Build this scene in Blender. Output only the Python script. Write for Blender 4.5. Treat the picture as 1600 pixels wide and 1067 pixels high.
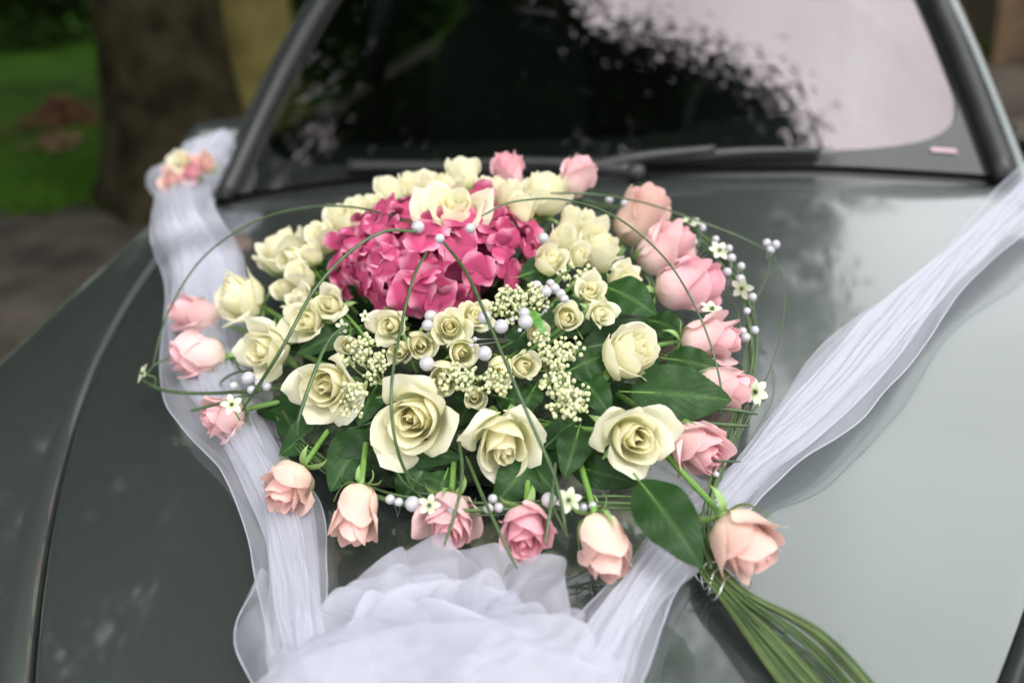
import bpy, bmesh, math, random
import numpy as np
from mathutils import Vector, Matrix, noise
R = math.radians
SC = bpy.context.scene
COL = SC.collection
for o in list(bpy.data.objects):
    bpy.data.objects.remove(o)

# ------------------------------------------------------------------ camera
F, YAW, PIT, ROL = 1556.0, R(11.876), R(24.6), R(-4.745)
CAM = np.array([0.2144, 0.0, 1.5])
_h = np.array([-math.sin(YAW), math.cos(YAW), 0]); _r = np.array([math.cos(YAW), math.sin(YAW), 0]); _z = np.array([0, 0, 1.0])
FW = math.cos(PIT) * _h - math.sin(PIT) * _z
_u = math.sin(PIT) * _h + math.cos(PIT) * _z
RT = math.cos(ROL) * _r + math.sin(ROL) * _u
UP = -math.sin(ROL) * _r + math.cos(ROL) * _u
cam = bpy.data.cameras.new('camera'); camo = bpy.data.objects.new('camera', cam); COL.objects.link(camo)
M = Matrix.Identity(4)
for i in range(3):
    M[i][0], M[i][1], M[i][2], M[i][3] = RT[i], UP[i], -FW[i], CAM[i]
camo.matrix_world = M
cam.sensor_width = 36.0; cam.lens = 36.0 * F / 1600; cam.clip_start = 0.02; cam.clip_end = 600
cam.dof.use_dof = True; cam.dof.focus_distance = 1.07; cam.dof.aperture_fstop = 2.0
SC.camera = camo

# ------------------------------------------------------------------ sky, sun, exposure
SUN_EL, SUN_AZ = R(58), R(128)          # azimuth clockwise from +Y: behind and to the right of the camera
W = bpy.data.worlds.new('World'); SC.world = W; W.use_nodes = True
nt = W.node_tree; nt.nodes.clear()
sky = nt.nodes.new('ShaderNodeTexSky'); sky.sky_type = 'NISHITA'; sky.sun_disc = False
sky.sun_elevation = SUN_EL; sky.sun_rotation = SUN_AZ; sky.air_density = 1.0; sky.dust_density = 3.0
bw = nt.nodes.new('ShaderNodeHueSaturation'); bw.inputs['Saturation'].default_value = 0.22; bw.inputs['Value'].default_value = 1.0
nt.links.new(sky.outputs[0], bw.inputs['Color'])
tc = nt.nodes.new('ShaderNodeTexCoord'); cn = nt.nodes.new('ShaderNodeTexNoise')
cn.inputs['Scale'].default_value = 2.2; cn.inputs['Detail'].default_value = 5
cr = nt.nodes.new('ShaderNodeMapRange'); cr.inputs['From Min'].default_value = .3; cr.inputs['From Max'].default_value = .7
cr.inputs['To Min'].default_value = .8; cr.inputs['To Max'].default_value = 1.2
nt.links.new(tc.outputs['Generated'], cn.inputs['Vector']); nt.links.new(cn.outputs[0], cr.inputs['Value'])
mx = nt.nodes.new('ShaderNodeMix'); mx.data_type = 'RGBA'; mx.blend_type = 'MIX'
mx.inputs[0].default_value = 0.7; nt.links.new(bw.outputs[0], mx.inputs[6]); mx.inputs[7].default_value = (9.8, 9.8, 10.1, 1)   # even overcast veil
vm = nt.nodes.new('ShaderNodeVectorMath'); vm.operation = 'SCALE'
nt.links.new(mx.outputs[2], vm.inputs[0]); nt.links.new(cr.outputs[0], vm.inputs['Scale'])
bg = nt.nodes.new('ShaderNodeBackground'); bg.inputs['Strength'].default_value = 0.15
nt.links.new(vm.outputs[0], bg.inputs['Color'])
wo = nt.nodes.new('ShaderNodeOutputWorld'); nt.links.new(bg.outputs[0], wo.inputs[0])
sl = bpy.data.lights.new('sun', 'SUN'); sl.energy = 1.3; sl.angle = R(22); sl.color = (1, .97, .93)
so = bpy.data.objects.new('sun', sl); COL.objects.link(so)
sd = Vector((math.sin(SUN_AZ) * math.cos(SUN_EL), math.cos(SUN_AZ) * math.cos(SUN_EL), math.sin(SUN_EL)))
so.rotation_euler = sd.to_track_quat('Z', 'Y').to_euler(); so.location = sd * 30
SC.view_settings.view_transform = 'Standard'; SC.view_settings.look = 'None'; SC.view_settings.gamma = 1
SC.view_settings.exposure = 0.82; SC.view_settings.use_curve_mapping = False
SC.render.engine = 'CYCLES'
SC.cycles.transparent_max_bounces = 20; SC.cycles.max_bounces = 6; SC.cycles.diffuse_bounces = 3; SC.cycles.glossy_bounces = 3; SC.cycles.transmission_bounces = 4; SC.cycles.use_denoising = True; SC.cycles.use_adaptive_sampling = True; SC.cycles.adaptive_threshold = .03

# ------------------------------------------------------------------ helpers
def N3(v):
    v = np.asarray(v, float); return v / (np.linalg.norm(v) + 1e-12)
def sstep(x):
    x = np.clip(x, 0, 1); return x * x * (3 - 2 * x)
def crease(y): return 0.335 + 0.10 * (y - .64)
def hoodz(x, y):
    ax = np.abs(x); d = ax - crease(y)
    return 1.5 - .49 - .11 * (1.6 - y) - .06 * (1.6 - y) ** 2 - .05 * (x / .7) ** 2 - .055 * (np.sqrt(d * d + .0002) + d) * .5 + .004
def hoodw(y):
    q = np.clip(y, .2, 1.75) - .9
    return .555 + .443 * q - .222 * q * q
def ray(px, py):
    return FW + (px - 800) / F * RT - (py - 533.5) / F * UP
def P(px, py, h=0.0):
    "point seen at a photo pixel, h metres above the bonnet"
    d = ray(px, py); t = 1.0
    for _ in range(50):
        q = CAM + d * t
        t = (min(hoodz(q[0], min(q[1], 1.8)), 1.04) + h - CAM[2]) / d[2]
    return CAM + d * t
def PD(px, py, dist): return CAM + ray(px, py) * dist
def PG(px, py, z=0.0):
    d = ray(px, py); return CAM + d * ((z - CAM[2]) / d[2])
def depth(p): return float((np.asarray(p) - CAM) @ FW)
def AX(a, b, c): return N3(a * RT + b * UP - c * FW)

def link(name, me, mat=None, parent=None):
    o = bpy.data.objects.new(name, me); COL.objects.link(o)
    if me is not None and mat is not None and len(me.materials) == 0: me.materials.append(mat)
    if parent is not None: o.parent = parent
    return o
def tag(o, label, cat, group=None):
    o['label'] = label; o['category'] = cat
    if group: o['group'] = group
    return o
def thing(name, label, cat, loc=(0, 0, 0), axis=None, spin=0.0, group=None):
    o = bpy.data.objects.new(name, None); COL.objects.link(o); o.empty_display_size = .02
    m = Matrix.Translation(Vector(loc))
    if axis is not None:
        m = m @ Vector(axis).to_track_quat('Z', 'Y').to_matrix().to_4x4() @ Matrix.Rotation(spin, 4, 'Z')
    o.matrix_world = m
    return tag(o, label, cat, group)
def mesh(name, V, Fc, smooth=True, attr=None, uv=None):
    me = bpy.data.meshes.new(name); me.from_pydata([tuple(map(float, v)) for v in V], [], [tuple(f) for f in Fc])
    if smooth: me.polygons.foreach_set('use_smooth', [True] * len(me.polygons))
    if attr is not None:
        a = me.color_attributes.new('pig', 'FLOAT_COLOR', 'POINT')
        a.data.foreach_set('color', np.concatenate([attr, np.ones((len(attr), 1))], 1).astype(np.float32).ravel())
    me.update(); return me
def gridf(nu, nv, off=0, wrap=False):
    f = []
    for j in range(nv - 1):
        for i in range(nu if wrap else nu - 1):
            a = off + j * nu + i; b = off + j * nu + (i + 1) % nu
            f.append((a, b, b + nu, a + nu))
    return f
def catmull(pts, n):
    p = np.array(pts, float); p = np.vstack([2 * p[0] - p[1], p, 2 * p[-1] - p[-2]])
    out = []
    m = len(p) - 3
    for t in np.linspace(0, m - 1e-6, n):
        i = int(t); u = t - i; a, b, c, d = p[i:i + 4]
        out.append(.5 * (2 * b + (c - a) * u + (2 * a - 5 * b + 4 * c - d) * u * u + (3 * b - a - 3 * c + d) * u ** 3))
    return np.array(out)
def tube(pts, rad, n=6, flat=1.0, ref=(0, 0, 1)):
    pts = np.asarray(pts, float); k = len(pts); rad = np.broadcast_to(rad, (k,))
    T = np.gradient(pts, axis=0); V = []
    for i in range(k):
        t = N3(T[i]); a = np.cross(t, ref)
        if np.linalg.norm(a) < 1e-4: a = np.cross(t, (1, 0, 0))
        a = N3(a); b = np.cross(t, a)
        for j in range(n):
            q = 2 * math.pi * j / n
            V.append(pts[i] + rad[i] * (a * math.cos(q) + b * math.sin(q) * flat))
    f = gridf(n, k, 0, True)
    f.append(tuple(range(n))[::-1]); f.append(tuple((k - 1) * n + j for j in range(n)))
    return V, f
class MB:
    def __init__(s): s.V = []; s.F = []
    def add(s, V, Fc):
        o = len(s.V); s.V += [tuple(map(float, v)) for v in V]; s.F += [tuple(i + o for i in f) for f in Fc]; return s
    def box(s, c, d, rz=0, ry=0):
        m = Matrix.Rotation(rz, 3, 'Z') @ Matrix.Rotation(ry, 3, 'Y')
        V = [np.array(c) + np.array(m @ Vector((d[0] * a / 2, d[1] * b / 2, d[2] * e / 2))) for a in (-1, 1) for b in (-1, 1) for e in (-1, 1)]
        return s.add(V, [(0, 1, 3, 2), (4, 6, 7, 5), (0, 4, 5, 1), (2, 3, 7, 6), (0, 2, 6, 4), (1, 5, 7, 3)])
    def build(s, name, mat, parent=None, smooth=True, bevel=0):
        me = mesh(name, s.V, s.F, smooth)
        o = link(name, me, mat, parent)
        if bevel:
            b = o.modifiers.new('bevel', 'BEVEL'); b.width = bevel; b.segments = 3; b.limit_method = 'ANGLE'
        return o
_ico = {}
def ico(sub):
    if sub not in _ico:
        bm = bmesh.new(); bmesh.ops.create_icosphere(bm, subdivisions=sub, radius=1)
        _ico[sub] = (np.array([v.co[:] for v in bm.verts]), [tuple(v.index for v in f.verts) for f in bm.faces]); bm.free()
    return _ico[sub]
def tolocal(o, V):
    mi = np.array(o.matrix_world.inverted()); V = np.asarray(V, float)
    return V @ mi[:3, :3].T + mi[:3, 3]

# ------------------------------------------------------------------ materials
def newmat(name):
    m = bpy.data.materials.new(name); m.use_nodes = True; t = m.node_tree; t.nodes.clear()
    out = t.nodes.new('ShaderNodeOutputMaterial'); return m, t, out
def nd(t, typ, **kw):
    n = t.nodes.new(typ)
    for k, v in kw.items():
        if hasattr(n, k): setattr(n, k, v)
        else: n.inputs[k.replace('_', ' ')].default_value = v
    return n
def rgba(c): return (c[0], c[1], c[2], 1)
def noise_mat(name, c1, c2, scale=20, rough=.6, bump=0.0, detail=4, metallic=0, lo=.35, hi=.65, coord='Object', bscale=None, **pr):
    m, t, out = newmat(name)
    b = nd(t, 'ShaderNodeBsdfPrincipled'); b.inputs['Roughness'].default_value = rough; b.inputs['Metallic'].default_value = metallic
    for k, v in pr.items(): b.inputs[k.replace('_', ' ')].default_value = v
    tcn = nd(t, 'ShaderNodeTexCoord'); n = nd(t, 'ShaderNodeTexNoise'); n.inputs['Scale'].default_value = scale; n.inputs['Detail'].default_value = detail
    t.links.new(tcn.outputs[coord], n.inputs['Vector'])
    r = nd(t, 'ShaderNodeValToRGB'); r.color_ramp.elements[0].position = lo; r.color_ramp.elements[1].position = hi
    r.color_ramp.elements[0].color = rgba(c1); r.color_ramp.elements[1].color = rgba(c2)
    t.links.new(n.outputs[0], r.inputs[0]); t.links.new(r.outputs[0], b.inputs['Base Color'])
    if bump:
        n2 = nd(t, 'ShaderNodeTexNoise'); n2.inputs['Scale'].default_value = bscale or scale * 3; n2.inputs['Detail'].default_value = 5
        t.links.new(tcn.outputs[coord], n2.inputs['Vector'])
        bp = nd(t, 'ShaderNodeBump'); bp.inputs['Strength'].default_value = bump; bp.inputs['Distance'].default_value = .02
        t.links.new(n2.outputs[0], bp.inputs['Height']); t.links.new(bp.outputs[0], b.inputs['Normal'])
    t.links.new(b.outputs[0], out.inputs[0]); return m

def petal_mat(name, outer, inner, base, edge, trans=.28, rough=.5, edge_w=.5, vary=.08):
    "pig = (v along petal, t layer 0 inside .. 1 outside, u*u)"
    m, t, out = newmat(name)
    at = nd(t, 'ShaderNodeAttribute', attribute_name='pig'); sp = nd(t, 'ShaderNodeSeparateColor')
    t.links.new(at.outputs['Color'], sp.inputs[0])
    m1 = nd(t, 'ShaderNodeMix', data_type='RGBA'); m1.inputs[6].default_value = rgba(inner); m1.inputs[7].default_value = rgba(outer)
    t.links.new(sp.outputs[1], m1.inputs[0])
    # green-ish claw at the petal base
    r1 = nd(t, 'ShaderNodeMapRange'); r1.inputs['From Min'].default_value = .55; r1.inputs['From Max'].default_value = .0; r1.inputs['To Max'].default_value = .85
    t.links.new(sp.outputs[0], r1.inputs[0])
    m2 = nd(t, 'ShaderNodeMix', data_type='RGBA'); m2.inputs[7].default_value = rgba(base)
    t.links.new(r1.outputs[0], m2.inputs[0]); t.links.new(m1.outputs[2], m2.inputs[6])
    # rim pigment, broken up by noise
    tcn = nd(t, 'ShaderNodeTexCoord'); n = nd(t, 'ShaderNodeTexNoise'); n.inputs['Scale'].default_value = 3.0; n.inputs['Detail'].default_value = 4
    oi = nd(t, 'ShaderNodeObjectInfo'); va = nd(t, 'ShaderNodeVectorMath', operation='ADD'); 
    t.links.new(tcn.outputs['Object'], va.inputs[0]); t.links.new(oi.outputs['Random'], va.inputs[1]); t.links.new(va.outputs[0], n.inputs['Vector'])
    r2 = nd(t, 'ShaderNodeMapRange'); r2.inputs['From Min'].default_value = .6; r2.inputs['From Max'].default_value = 1.0; r2.inputs['To Max'].default_value = edge_w * 2
    t.links.new(sp.outputs[0], r2.inputs[0]); mu = nd(t, 'ShaderNodeMath', operation='MULTIPLY', use_clamp=True)
    t.links.new(r2.outputs[0], mu.inputs[0]); t.links.new(n.outputs[0], mu.inputs[1])
    m3 = nd(t, 'ShaderNodeMix', data_type='RGBA'); m3.inputs[7].default_value = rgba(edge)
    t.links.new(mu.outputs[0], m3.inputs[0]); t.links.new(m2.outputs[2], m3.inputs[6])
    hs = nd(t, 'ShaderNodeHueSaturation'); rv = nd(t, 'ShaderNodeMapRange'); rv.inputs['To Min'].default_value = 1 - vary; rv.inputs['To Max'].default_value = 1 + vary * .4
    t.links.new(oi.outputs['Random'], rv.inputs[0]); t.links.new(rv.outputs[0], hs.inputs['Value']); t.links.new(m3.outputs[2], hs.inputs['Color']); m3o = hs.outputs[0]
    # fine veins
    wv = nd(t, 'ShaderNodeTexNoise'); wv.inputs['Scale'].default_value = 18; wv.inputs['Detail'].default_value = 3
    t.links.new(va.outputs[0], wv.inputs['Vector'])
    bp = nd(t, 'ShaderNodeBump'); bp.inputs['Strength'].default_value = .12; bp.inputs['Distance'].default_value = .04
    t.links.new(wv.outputs[0], bp.inputs['Height'])
    b = nd(t, 'ShaderNodeBsdfPrincipled'); b.inputs['Roughness'].default_value = rough; b.inputs['Specular IOR Level'].default_value = .12
    t.links.new(m3o, b.inputs['Base Color']); t.links.new(bp.outputs[0], b.inputs['Normal'])
    tr = nd(t, 'ShaderNodeBsdfTranslucent'); t.links.new(m3o, tr.inputs['Color']); t.links.new(bp.outputs[0], tr.inputs['Normal'])
    ms = nd(t, 'ShaderNodeMixShader'); ms.inputs[0].default_value = trans
    t.links.new(b.outputs[0], ms.inputs[1]); t.links.new(tr.outputs[0], ms.inputs[2]); t.links.new(ms.outputs[0], out.inputs[0]); return m

M_CREAM = petal_mat('cream_petal', (.94, .92, .70), (.95, .89, .52), (.84, .87, .50), (.95, .935, .80), .52)
M_SPRAY = petal_mat('spray_cream_petal', (.92, .90, .66), (.94, .87, .54), (.72, .79, .36), (.94, .925, .77), .5)
M_PEACH = petal_mat('peach_petal', (.85, .63, .53), (.85, .45, .45), (.90, .82, .60), (.90, .62, .56), .38)
M_PINK = petal_mat('pink_petal', (.90, .66, .635), (.84, .36, .46), (.90, .80, .66), (.89, .56, .57), .38)
M_ROSY = petal_mat('rosy_petal', (.89, .59, .61), (.82, .28, .42), (.90, .76, .64), (.87, .45, .50), .38)
M_HYD = petal_mat('hydrangea_petal', (.60, .085, .22), (.48, .05, .15), (.56, .12, .22), (.82, .34, .47), .34, .6, 1.1, .30)
M_STAR = petal_mat('star_petal', (.70, .72, .56), (.70, .72, .56), (.5, .6, .28), (.74, .74, .66), .25)

def leaf_mat():
    m, t, out = newmat('rose_leaf')
    at = nd(t, 'ShaderNodeAttribute', attribute_name='pig'); sp = nd(t, 'ShaderNodeSeparateColor'); t.links.new(at.outputs['Color'], sp.inputs[0])
    tcn = nd(t, 'ShaderNodeTexCoord'); n = nd(t, 'ShaderNodeTexNoise'); n.inputs['Scale'].default_value = 55
    t.links.new(tcn.outputs['Object'], n.inputs['Vector'])
    c = nd(t, 'ShaderNodeMix', data_type='RGBA'); c.inputs[6].default_value = (.010, .034, .008, 1); c.inputs[7].default_value = (.022, .062, .014, 1)
    t.links.new(n.outputs[0], c.inputs[0])
    c2 = nd(t, 'ShaderNodeMix', data_type='RGBA'); c2.inputs[7].default_value = (.06, .13, .035, 1)
    t.links.new(c.outputs[2], c2.inputs[6])
    r = nd(t, 'ShaderNodeMapRange'); r.inputs['From Min'].default_value = .03; r.inputs['From Max'].default_value = .0; r.inputs['To Max'].default_value = .6
    t.links.new(sp.outputs[2], r.inputs[0]); t.links.new(r.outputs[0], c2.inputs[0])
    # herringbone side veins from v and |u|
    ma = nd(t, 'ShaderNodeMath', operation='MULTIPLY_ADD'); ma.inputs[1].default_value = -.45
    t.links.new(sp.outputs[1], ma.inputs[0]); t.links.new(sp.outputs[0], ma.inputs[2])
    mm = nd(t, 'ShaderNodeMath', operation='MULTIPLY'); mm.inputs[1].default_value = 24; t.links.new(ma.outputs[0], mm.inputs[0])
    si = nd(t, 'ShaderNodeMath', operation='SINE'); t.links.new(mm.outputs[0], si.inputs[0])
    pw = nd(t, 'ShaderNodeMath', operation='POWER'); pw.inputs[1].default_value = 8; ab = nd(t, 'ShaderNodeMath', operation='ABSOLUTE'); t.links.new(si.outputs[0], ab.inputs[0]); t.links.new(ab.outputs[0], pw.inputs[0])
    ad = nd(t, 'ShaderNodeMath', operation='MULTIPLY_ADD'); ad.inputs[1].default_value = -.5; t.links.new(pw.outputs[0], ad.inputs[0]); t.links.new(n.outputs[0], ad.inputs[2])
    bp = nd(t, 'ShaderNodeBump'); bp.inputs['Strength'].default_value = .3; bp.inputs['Distance'].default_value = .0012; t.links.new(ad.outputs[0], bp.inputs['Height'])
    b = nd(t, 'ShaderNodeBsdfPrincipled'); b.inputs['Roughness'].default_value = .45; b.inputs['Specular IOR Level'].default_value = .16
    n3 = nd(t, 'ShaderNodeTexNoise'); n3.inputs['Scale'].default_value = 140; t.links.new(tcn.outputs['Object'], n3.inputs['Vector'])
    oi = nd(t, 'ShaderNodeObjectInfo'); av = nd(t, 'ShaderNodeMath', operation='ADD'); t.links.new(oi.outputs['Random'], av.inputs[0]); t.links.new(n3.outputs[0], av.inputs[1])
    rv = nd(t, 'ShaderNodeMapRange'); rv.inputs['From Min'].default_value = .3; rv.inputs['From Max'].default_value = 1.7; rv.inputs['To Min'].default_value = .65; rv.inputs['To Max'].default_value = 1.45
    hs = nd(t, 'ShaderNodeHueSaturation'); t.links.new(av.outputs[0], rv.inputs[0]); t.links.new(rv.outputs[0], hs.inputs['Value']); t.links.new(c2.outputs[2], hs.inputs['Color'])
    t.links.new(hs.outputs[0], b.inputs['Base Color']); t.links.new(bp.outputs[0], b.inputs['Normal'])
    tr = nd(t, 'ShaderNodeBsdfTranslucent'); tr.inputs['Color'].default_value = (.07, .2, .03, 1)
    ms = nd(t, 'ShaderNodeMixShader'); ms.inputs[0].default_value = .12
    t.links.new(b.outputs[0], ms.inputs[1]); t.links.new(tr.outputs[0], ms.inputs[2]); t.links.new(ms.outputs[0], out.inputs[0]); return m
M_LEAF = leaf_mat()
M_STEM = noise_mat('green_stem', (.10, .22, .04), (.17, .32, .07), 40, .45)
M_SEPAL = noise_mat('sepal', (.13, .24, .06), (.24, .36, .12), 40, .5)
M_GRASS = noise_mat('grass_blade', (.03, .06, .018), (.055, .10, .03), 60, .4)
M_STALK = noise_mat('grass_stalk', (.03, .062, .018), (.075, .13, .04), 25, .4)
M_STALK2 = noise_mat('pale_grass_stalk', (.055, .09, .02), (.12, .17, .05), 25, .45)
M_BUDS = noise_mat('viburnum_buds', (.42, .46, .22), (.62, .62, .40), 160, .5)
M_VSTEM = noise_mat('viburnum_stem', (.22, .30, .10), (.36, .42, .18), 60, .5)
M_FOAM = noise_mat('moss_foam', (.008, .016, .006), (.025, .05, .015), 60, .9, .8)
M_PEARL = noise_mat('pearl', (.36, .36, .39), (.42, .41, .43), 30, .14, Coat_Weight=1.0, Coat_Roughness=.05, Sheen_Weight=.2)
M_WIRE = noise_mat('silver_wire', (.55, .56, .56), (.75, .76, .76), 80, .3, metallic=1)
M_OVARY = noise_mat('dark_ovary', (.015, .03, .012), (.03, .06, .02), 90, .3)
M_BARK = noise_mat('mossy_bark', (.009, .008, .004), (.034, .029, .015), 6, .95, 1.0, 6, bscale=12, Specular_IOR_Level=.05)
M_BARK2 = noise_mat('olive_bark', (.085, .075, .024), (.16, .135, .048), 4, .95, .8, 6, bscale=10, Specular_IOR_Level=.05)
M_CROWN = noise_mat('tree_leaves', (.010, .024, .006), (.034, .066, .014), 1.5, .7, Specular_IOR_Level=.06)
M_WOOD = noise_mat('shed_plank', (.055, .032, .014), (.11, .066, .028), 5, .8, .5)
M_LAWN = noise_mat('lawn', (.022, .066, .005), (.058, .132, .012), 1.4, .9, .6, 8, coord='Object', bscale=30, Specular_IOR_Level=.05)
M_BLADE = noise_mat('lawn_blades', (.03, .08, .007), (.07, .15, .016), 2, .8, Specular_IOR_Level=.08)
M_SOIL = noise_mat('gravel_path', (.040, .034, .026), (.10, .088, .070), 3.0, .95, .8, 8, bscale=60, Specular_IOR_Level=.1)
M_DRY = noise_mat('dry_leaf', (.13, .075, .035), (.28, .18, .10), 8, .8)

def paint_mat():
    m, t, out = newmat('grey_metallic_paint')
    b = nd(t, 'ShaderNodeBsdfPrincipled'); b.inputs['Base Color'].default_value = (.125, .148, .135, 1)
    b.inputs['Metallic'].default_value = .78; b.inputs['Roughness'].default_value = .27
    b.inputs['Coat Weight'].default_value = 1.0; b.inputs['Coat Roughness'].default_value = .035; b.inputs['Coat IOR'].default_value = 1.78
    tcn = nd(t, 'ShaderNodeTexCoord'); n = nd(t, 'ShaderNodeTexNoise'); n.inputs['Scale'].default_value = 1800; n.inputs['Detail'].default_value = 1
    t.links.new(tcn.outputs['Object'], n.inputs['Vector'])
    bp = nd(t, 'ShaderNodeBump'); bp.inputs['Strength'].default_value = .10; bp.inputs['Distance'].default_value = .0006
    t.links.new(n.outputs[0], bp.inputs['Height']); t.links.new(bp.outputs[0], b.inputs['Normal'])
    # dust film
    n2 = nd(t, 'ShaderNodeTexNoise'); n2.inputs['Scale'].default_value = 9; n2.inputs['Detail'].default_value = 7
    t.links.new(tcn.outputs['Object'], n2.inputs['Vector'])
    rr = nd(t, 'ShaderNodeMapRange'); rr.inputs['From Min'].default_value = .35; rr.inputs['From Max'].default_value = .7; rr.inputs['To Min'].default_value = .03; rr.inputs['To Max'].default_value = .09
    t.links.new(n2.outputs[0], rr.inputs[0]); t.links.new(rr.outputs[0], b.inputs['Coat Roughness'])
    t.links.new(b.outputs[0], out.inputs[0]); return m
M_PAINT = paint_mat()
M_BLACK = noise_mat('black_trim', (.010, .011, .011), (.018, .019, .019), 30, .5)
M_RUBBER = noise_mat('rubber_seal', (.008, .009, .009), (.014, .015, .015), 30, .45)
M_PILLAR = M_PAINT
M_DASH = noise_mat('dashboard_plastic', (.012, .014, .014), (.02, .022, .022), 50, .7, .2)
M_SEAT = noise_mat('seat_fabric', (.014, .015, .015), (.024, .026, .026), 120, .95, .2)
M_STICK = noise_mat('pink_sticker', (.35, .24, .26), (.4, .28, .3), 30, .6)
M_TYRE = noise_mat('tyre', (.012, .012, .012), (.02, .02, .02), 30, .8)

def glass_mat(name, tint, refl, fac, rough=.0):
    m, t, out = newmat(name)
    g = nd(t, 'ShaderNodeBsdfGlossy'); g.inputs['Color'].default_value = rgba(refl); g.inputs['Roughness'].default_value = rough
    tp = nd(t, 'ShaderNodeBsdfTransparent'); tp.inputs['Color'].default_value = rgba(tint)
    # the heat-reflecting film is slightly uneven
    tcn = nd(t, 'ShaderNodeTexCoord'); n = nd(t, 'ShaderNodeTexNoise'); n.inputs['Scale'].default_value = 2.2; n.inputs['Detail'].default_value = 2
    t.links.new(tcn.outputs['Object'], n.inputs['Vector'])
    mr = nd(t, 'ShaderNodeMapRange'); mr.inputs['From Min'].default_value = .3; mr.inputs['From Max'].default_value = .7; mr.inputs['To Min'].default_value = fac * .88; mr.inputs['To Max'].default_value = fac * 1.1
    t.links.new(n.outputs[0], mr.inputs[0])
    ms = nd(t, 'ShaderNodeMixShader'); t.links.new(mr.outputs[0], ms.inputs[0])
    t.links.new(tp.outputs[0], ms.inputs[1]); t.links.new(g.outputs[0], ms.inputs[2]); t.links.new(ms.outputs[0], out.inputs[0]); return m
M_GLASS = glass_mat('coated_windscreen_glass', (.42, .50, .46), (1.0, .88, .91), .27)
M_SIDEGLASS = glass_mat('side_glass', (.5, .56, .53), (1, 1, 1), .08)
M_FRIT = noise_mat('windscreen_border', (.012, .014, .013), (.016, .018, .017), 30, .06, Specular_IOR_Level=.5, Coat_Weight=.5, Coat_Roughness=.03, IOR=1.6)

def tulle_mat(name, alpha, col=(.69, .70, .77), netscale=900):
    m, t, out = newmat(name)
    df = nd(t, 'ShaderNodeBsdfDiffuse'); df.inputs['Color'].default_value = rgba(col)
    tl = nd(t, 'ShaderNodeBsdfTranslucent'); tl.inputs['Color'].default_value = rgba(col)
    m1 = nd(t, 'ShaderNodeMixShader'); m1.inputs[0].default_value = .5
    t.links.new(df.outputs[0], m1.inputs[1]); t.links.new(tl.outputs[0], m1.inputs[2])
    tp = nd(t, 'ShaderNodeBsdfTransparent')
    ms = nd(t, 'ShaderNodeMixShader'); ms.inputs[0].default_value = alpha
    t.links.new(tp.outputs[0], ms.inputs[1]); t.links.new(m1.outputs[0], ms.inputs[2]); t.links.new(ms.outputs[0], out.inputs[0]); return m
M_TULLE = tulle_mat('sheer_tulle', .36)
M_TULLE2 = tulle_mat('gathered_tulle', .55)
M_HEMT = tulle_mat('hem_tulle', .6, (.68, .70, .77))

# ------------------------------------------------------------------ ground
def sheet(name, xs, ys, zf, mat, kind='structure'):
    V = [(x, y, zf(x, y)) for y in ys for x in xs]
    o = link(name, mesh(name, V, gridf(len(xs), len(ys))), mat); o['kind'] = kind; return o
sheet('ground', np.linspace(-300, 300, 25), np.linspace(-300, 300, 25), lambda x, y: 0.0, M_SOIL)
rng = np.random.default_rng(5); rnd = random.Random(5)
# lawn with an uneven edge along the path
edge = [(-60, -4), (-20, -1), (-8, 2.0), (-5.2, 3.6), (-4.1, 4.75), (-3.3, 5.0), (-2.9, 5.7), (-2.2, 6.6), (0, 7.6), (3, 8.6), (12, 10), (60, 14)]
ec = catmull([(a, b, 0) for a, b in edge], 160)
ec[:, 1] += .10 * np.sin(np.arange(160) * 1.7) + .06 * np.sin(np.arange(160) * .63)
V = []; 
for k in range(14):
    f = (k / 13) ** 2
    for q in ec: V.append((q[0] * (1 + 2.5 * f), q[1] + (150 - q[1]) * f, .012 + .03 * min(1, k)))
lawn = link('lawn', mesh('lawn', V, gridf(160, 14)), M_LAWN); lawn['kind'] = 'structure'
# grass blades on the near lawn
V = []; Fc = []
for i in range(9000):
    q = ec[rng.integers(60, 118)]; s = rng.random() ** 1.6 * 9
    x, y = q[0] - s * .35 + rng.normal(0, .3), q[1] + s + .05; a = rng.random() * 6.28; w = .006 + .006 * rng.random(); hgt = .05 + .06 * rng.random()
    lx, ly = rng.normal(0, .025, 2); k = len(V); dx, dy = math.cos(a) * w, math.sin(a) * w
    V += [(x - dx, y - dy, .02), (x + dx, y + dy, .02), (x + lx, y + ly, .02 + hgt)]; Fc.append((k, k + 1, k + 2))
gb = link('grass', mesh('grass', V, Fc, False), M_BLADE); gb['kind'] = 'stuff'; gb['label'] = 'short green grass of the lawn behind the car'; gb['category'] = 'grass'

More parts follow.
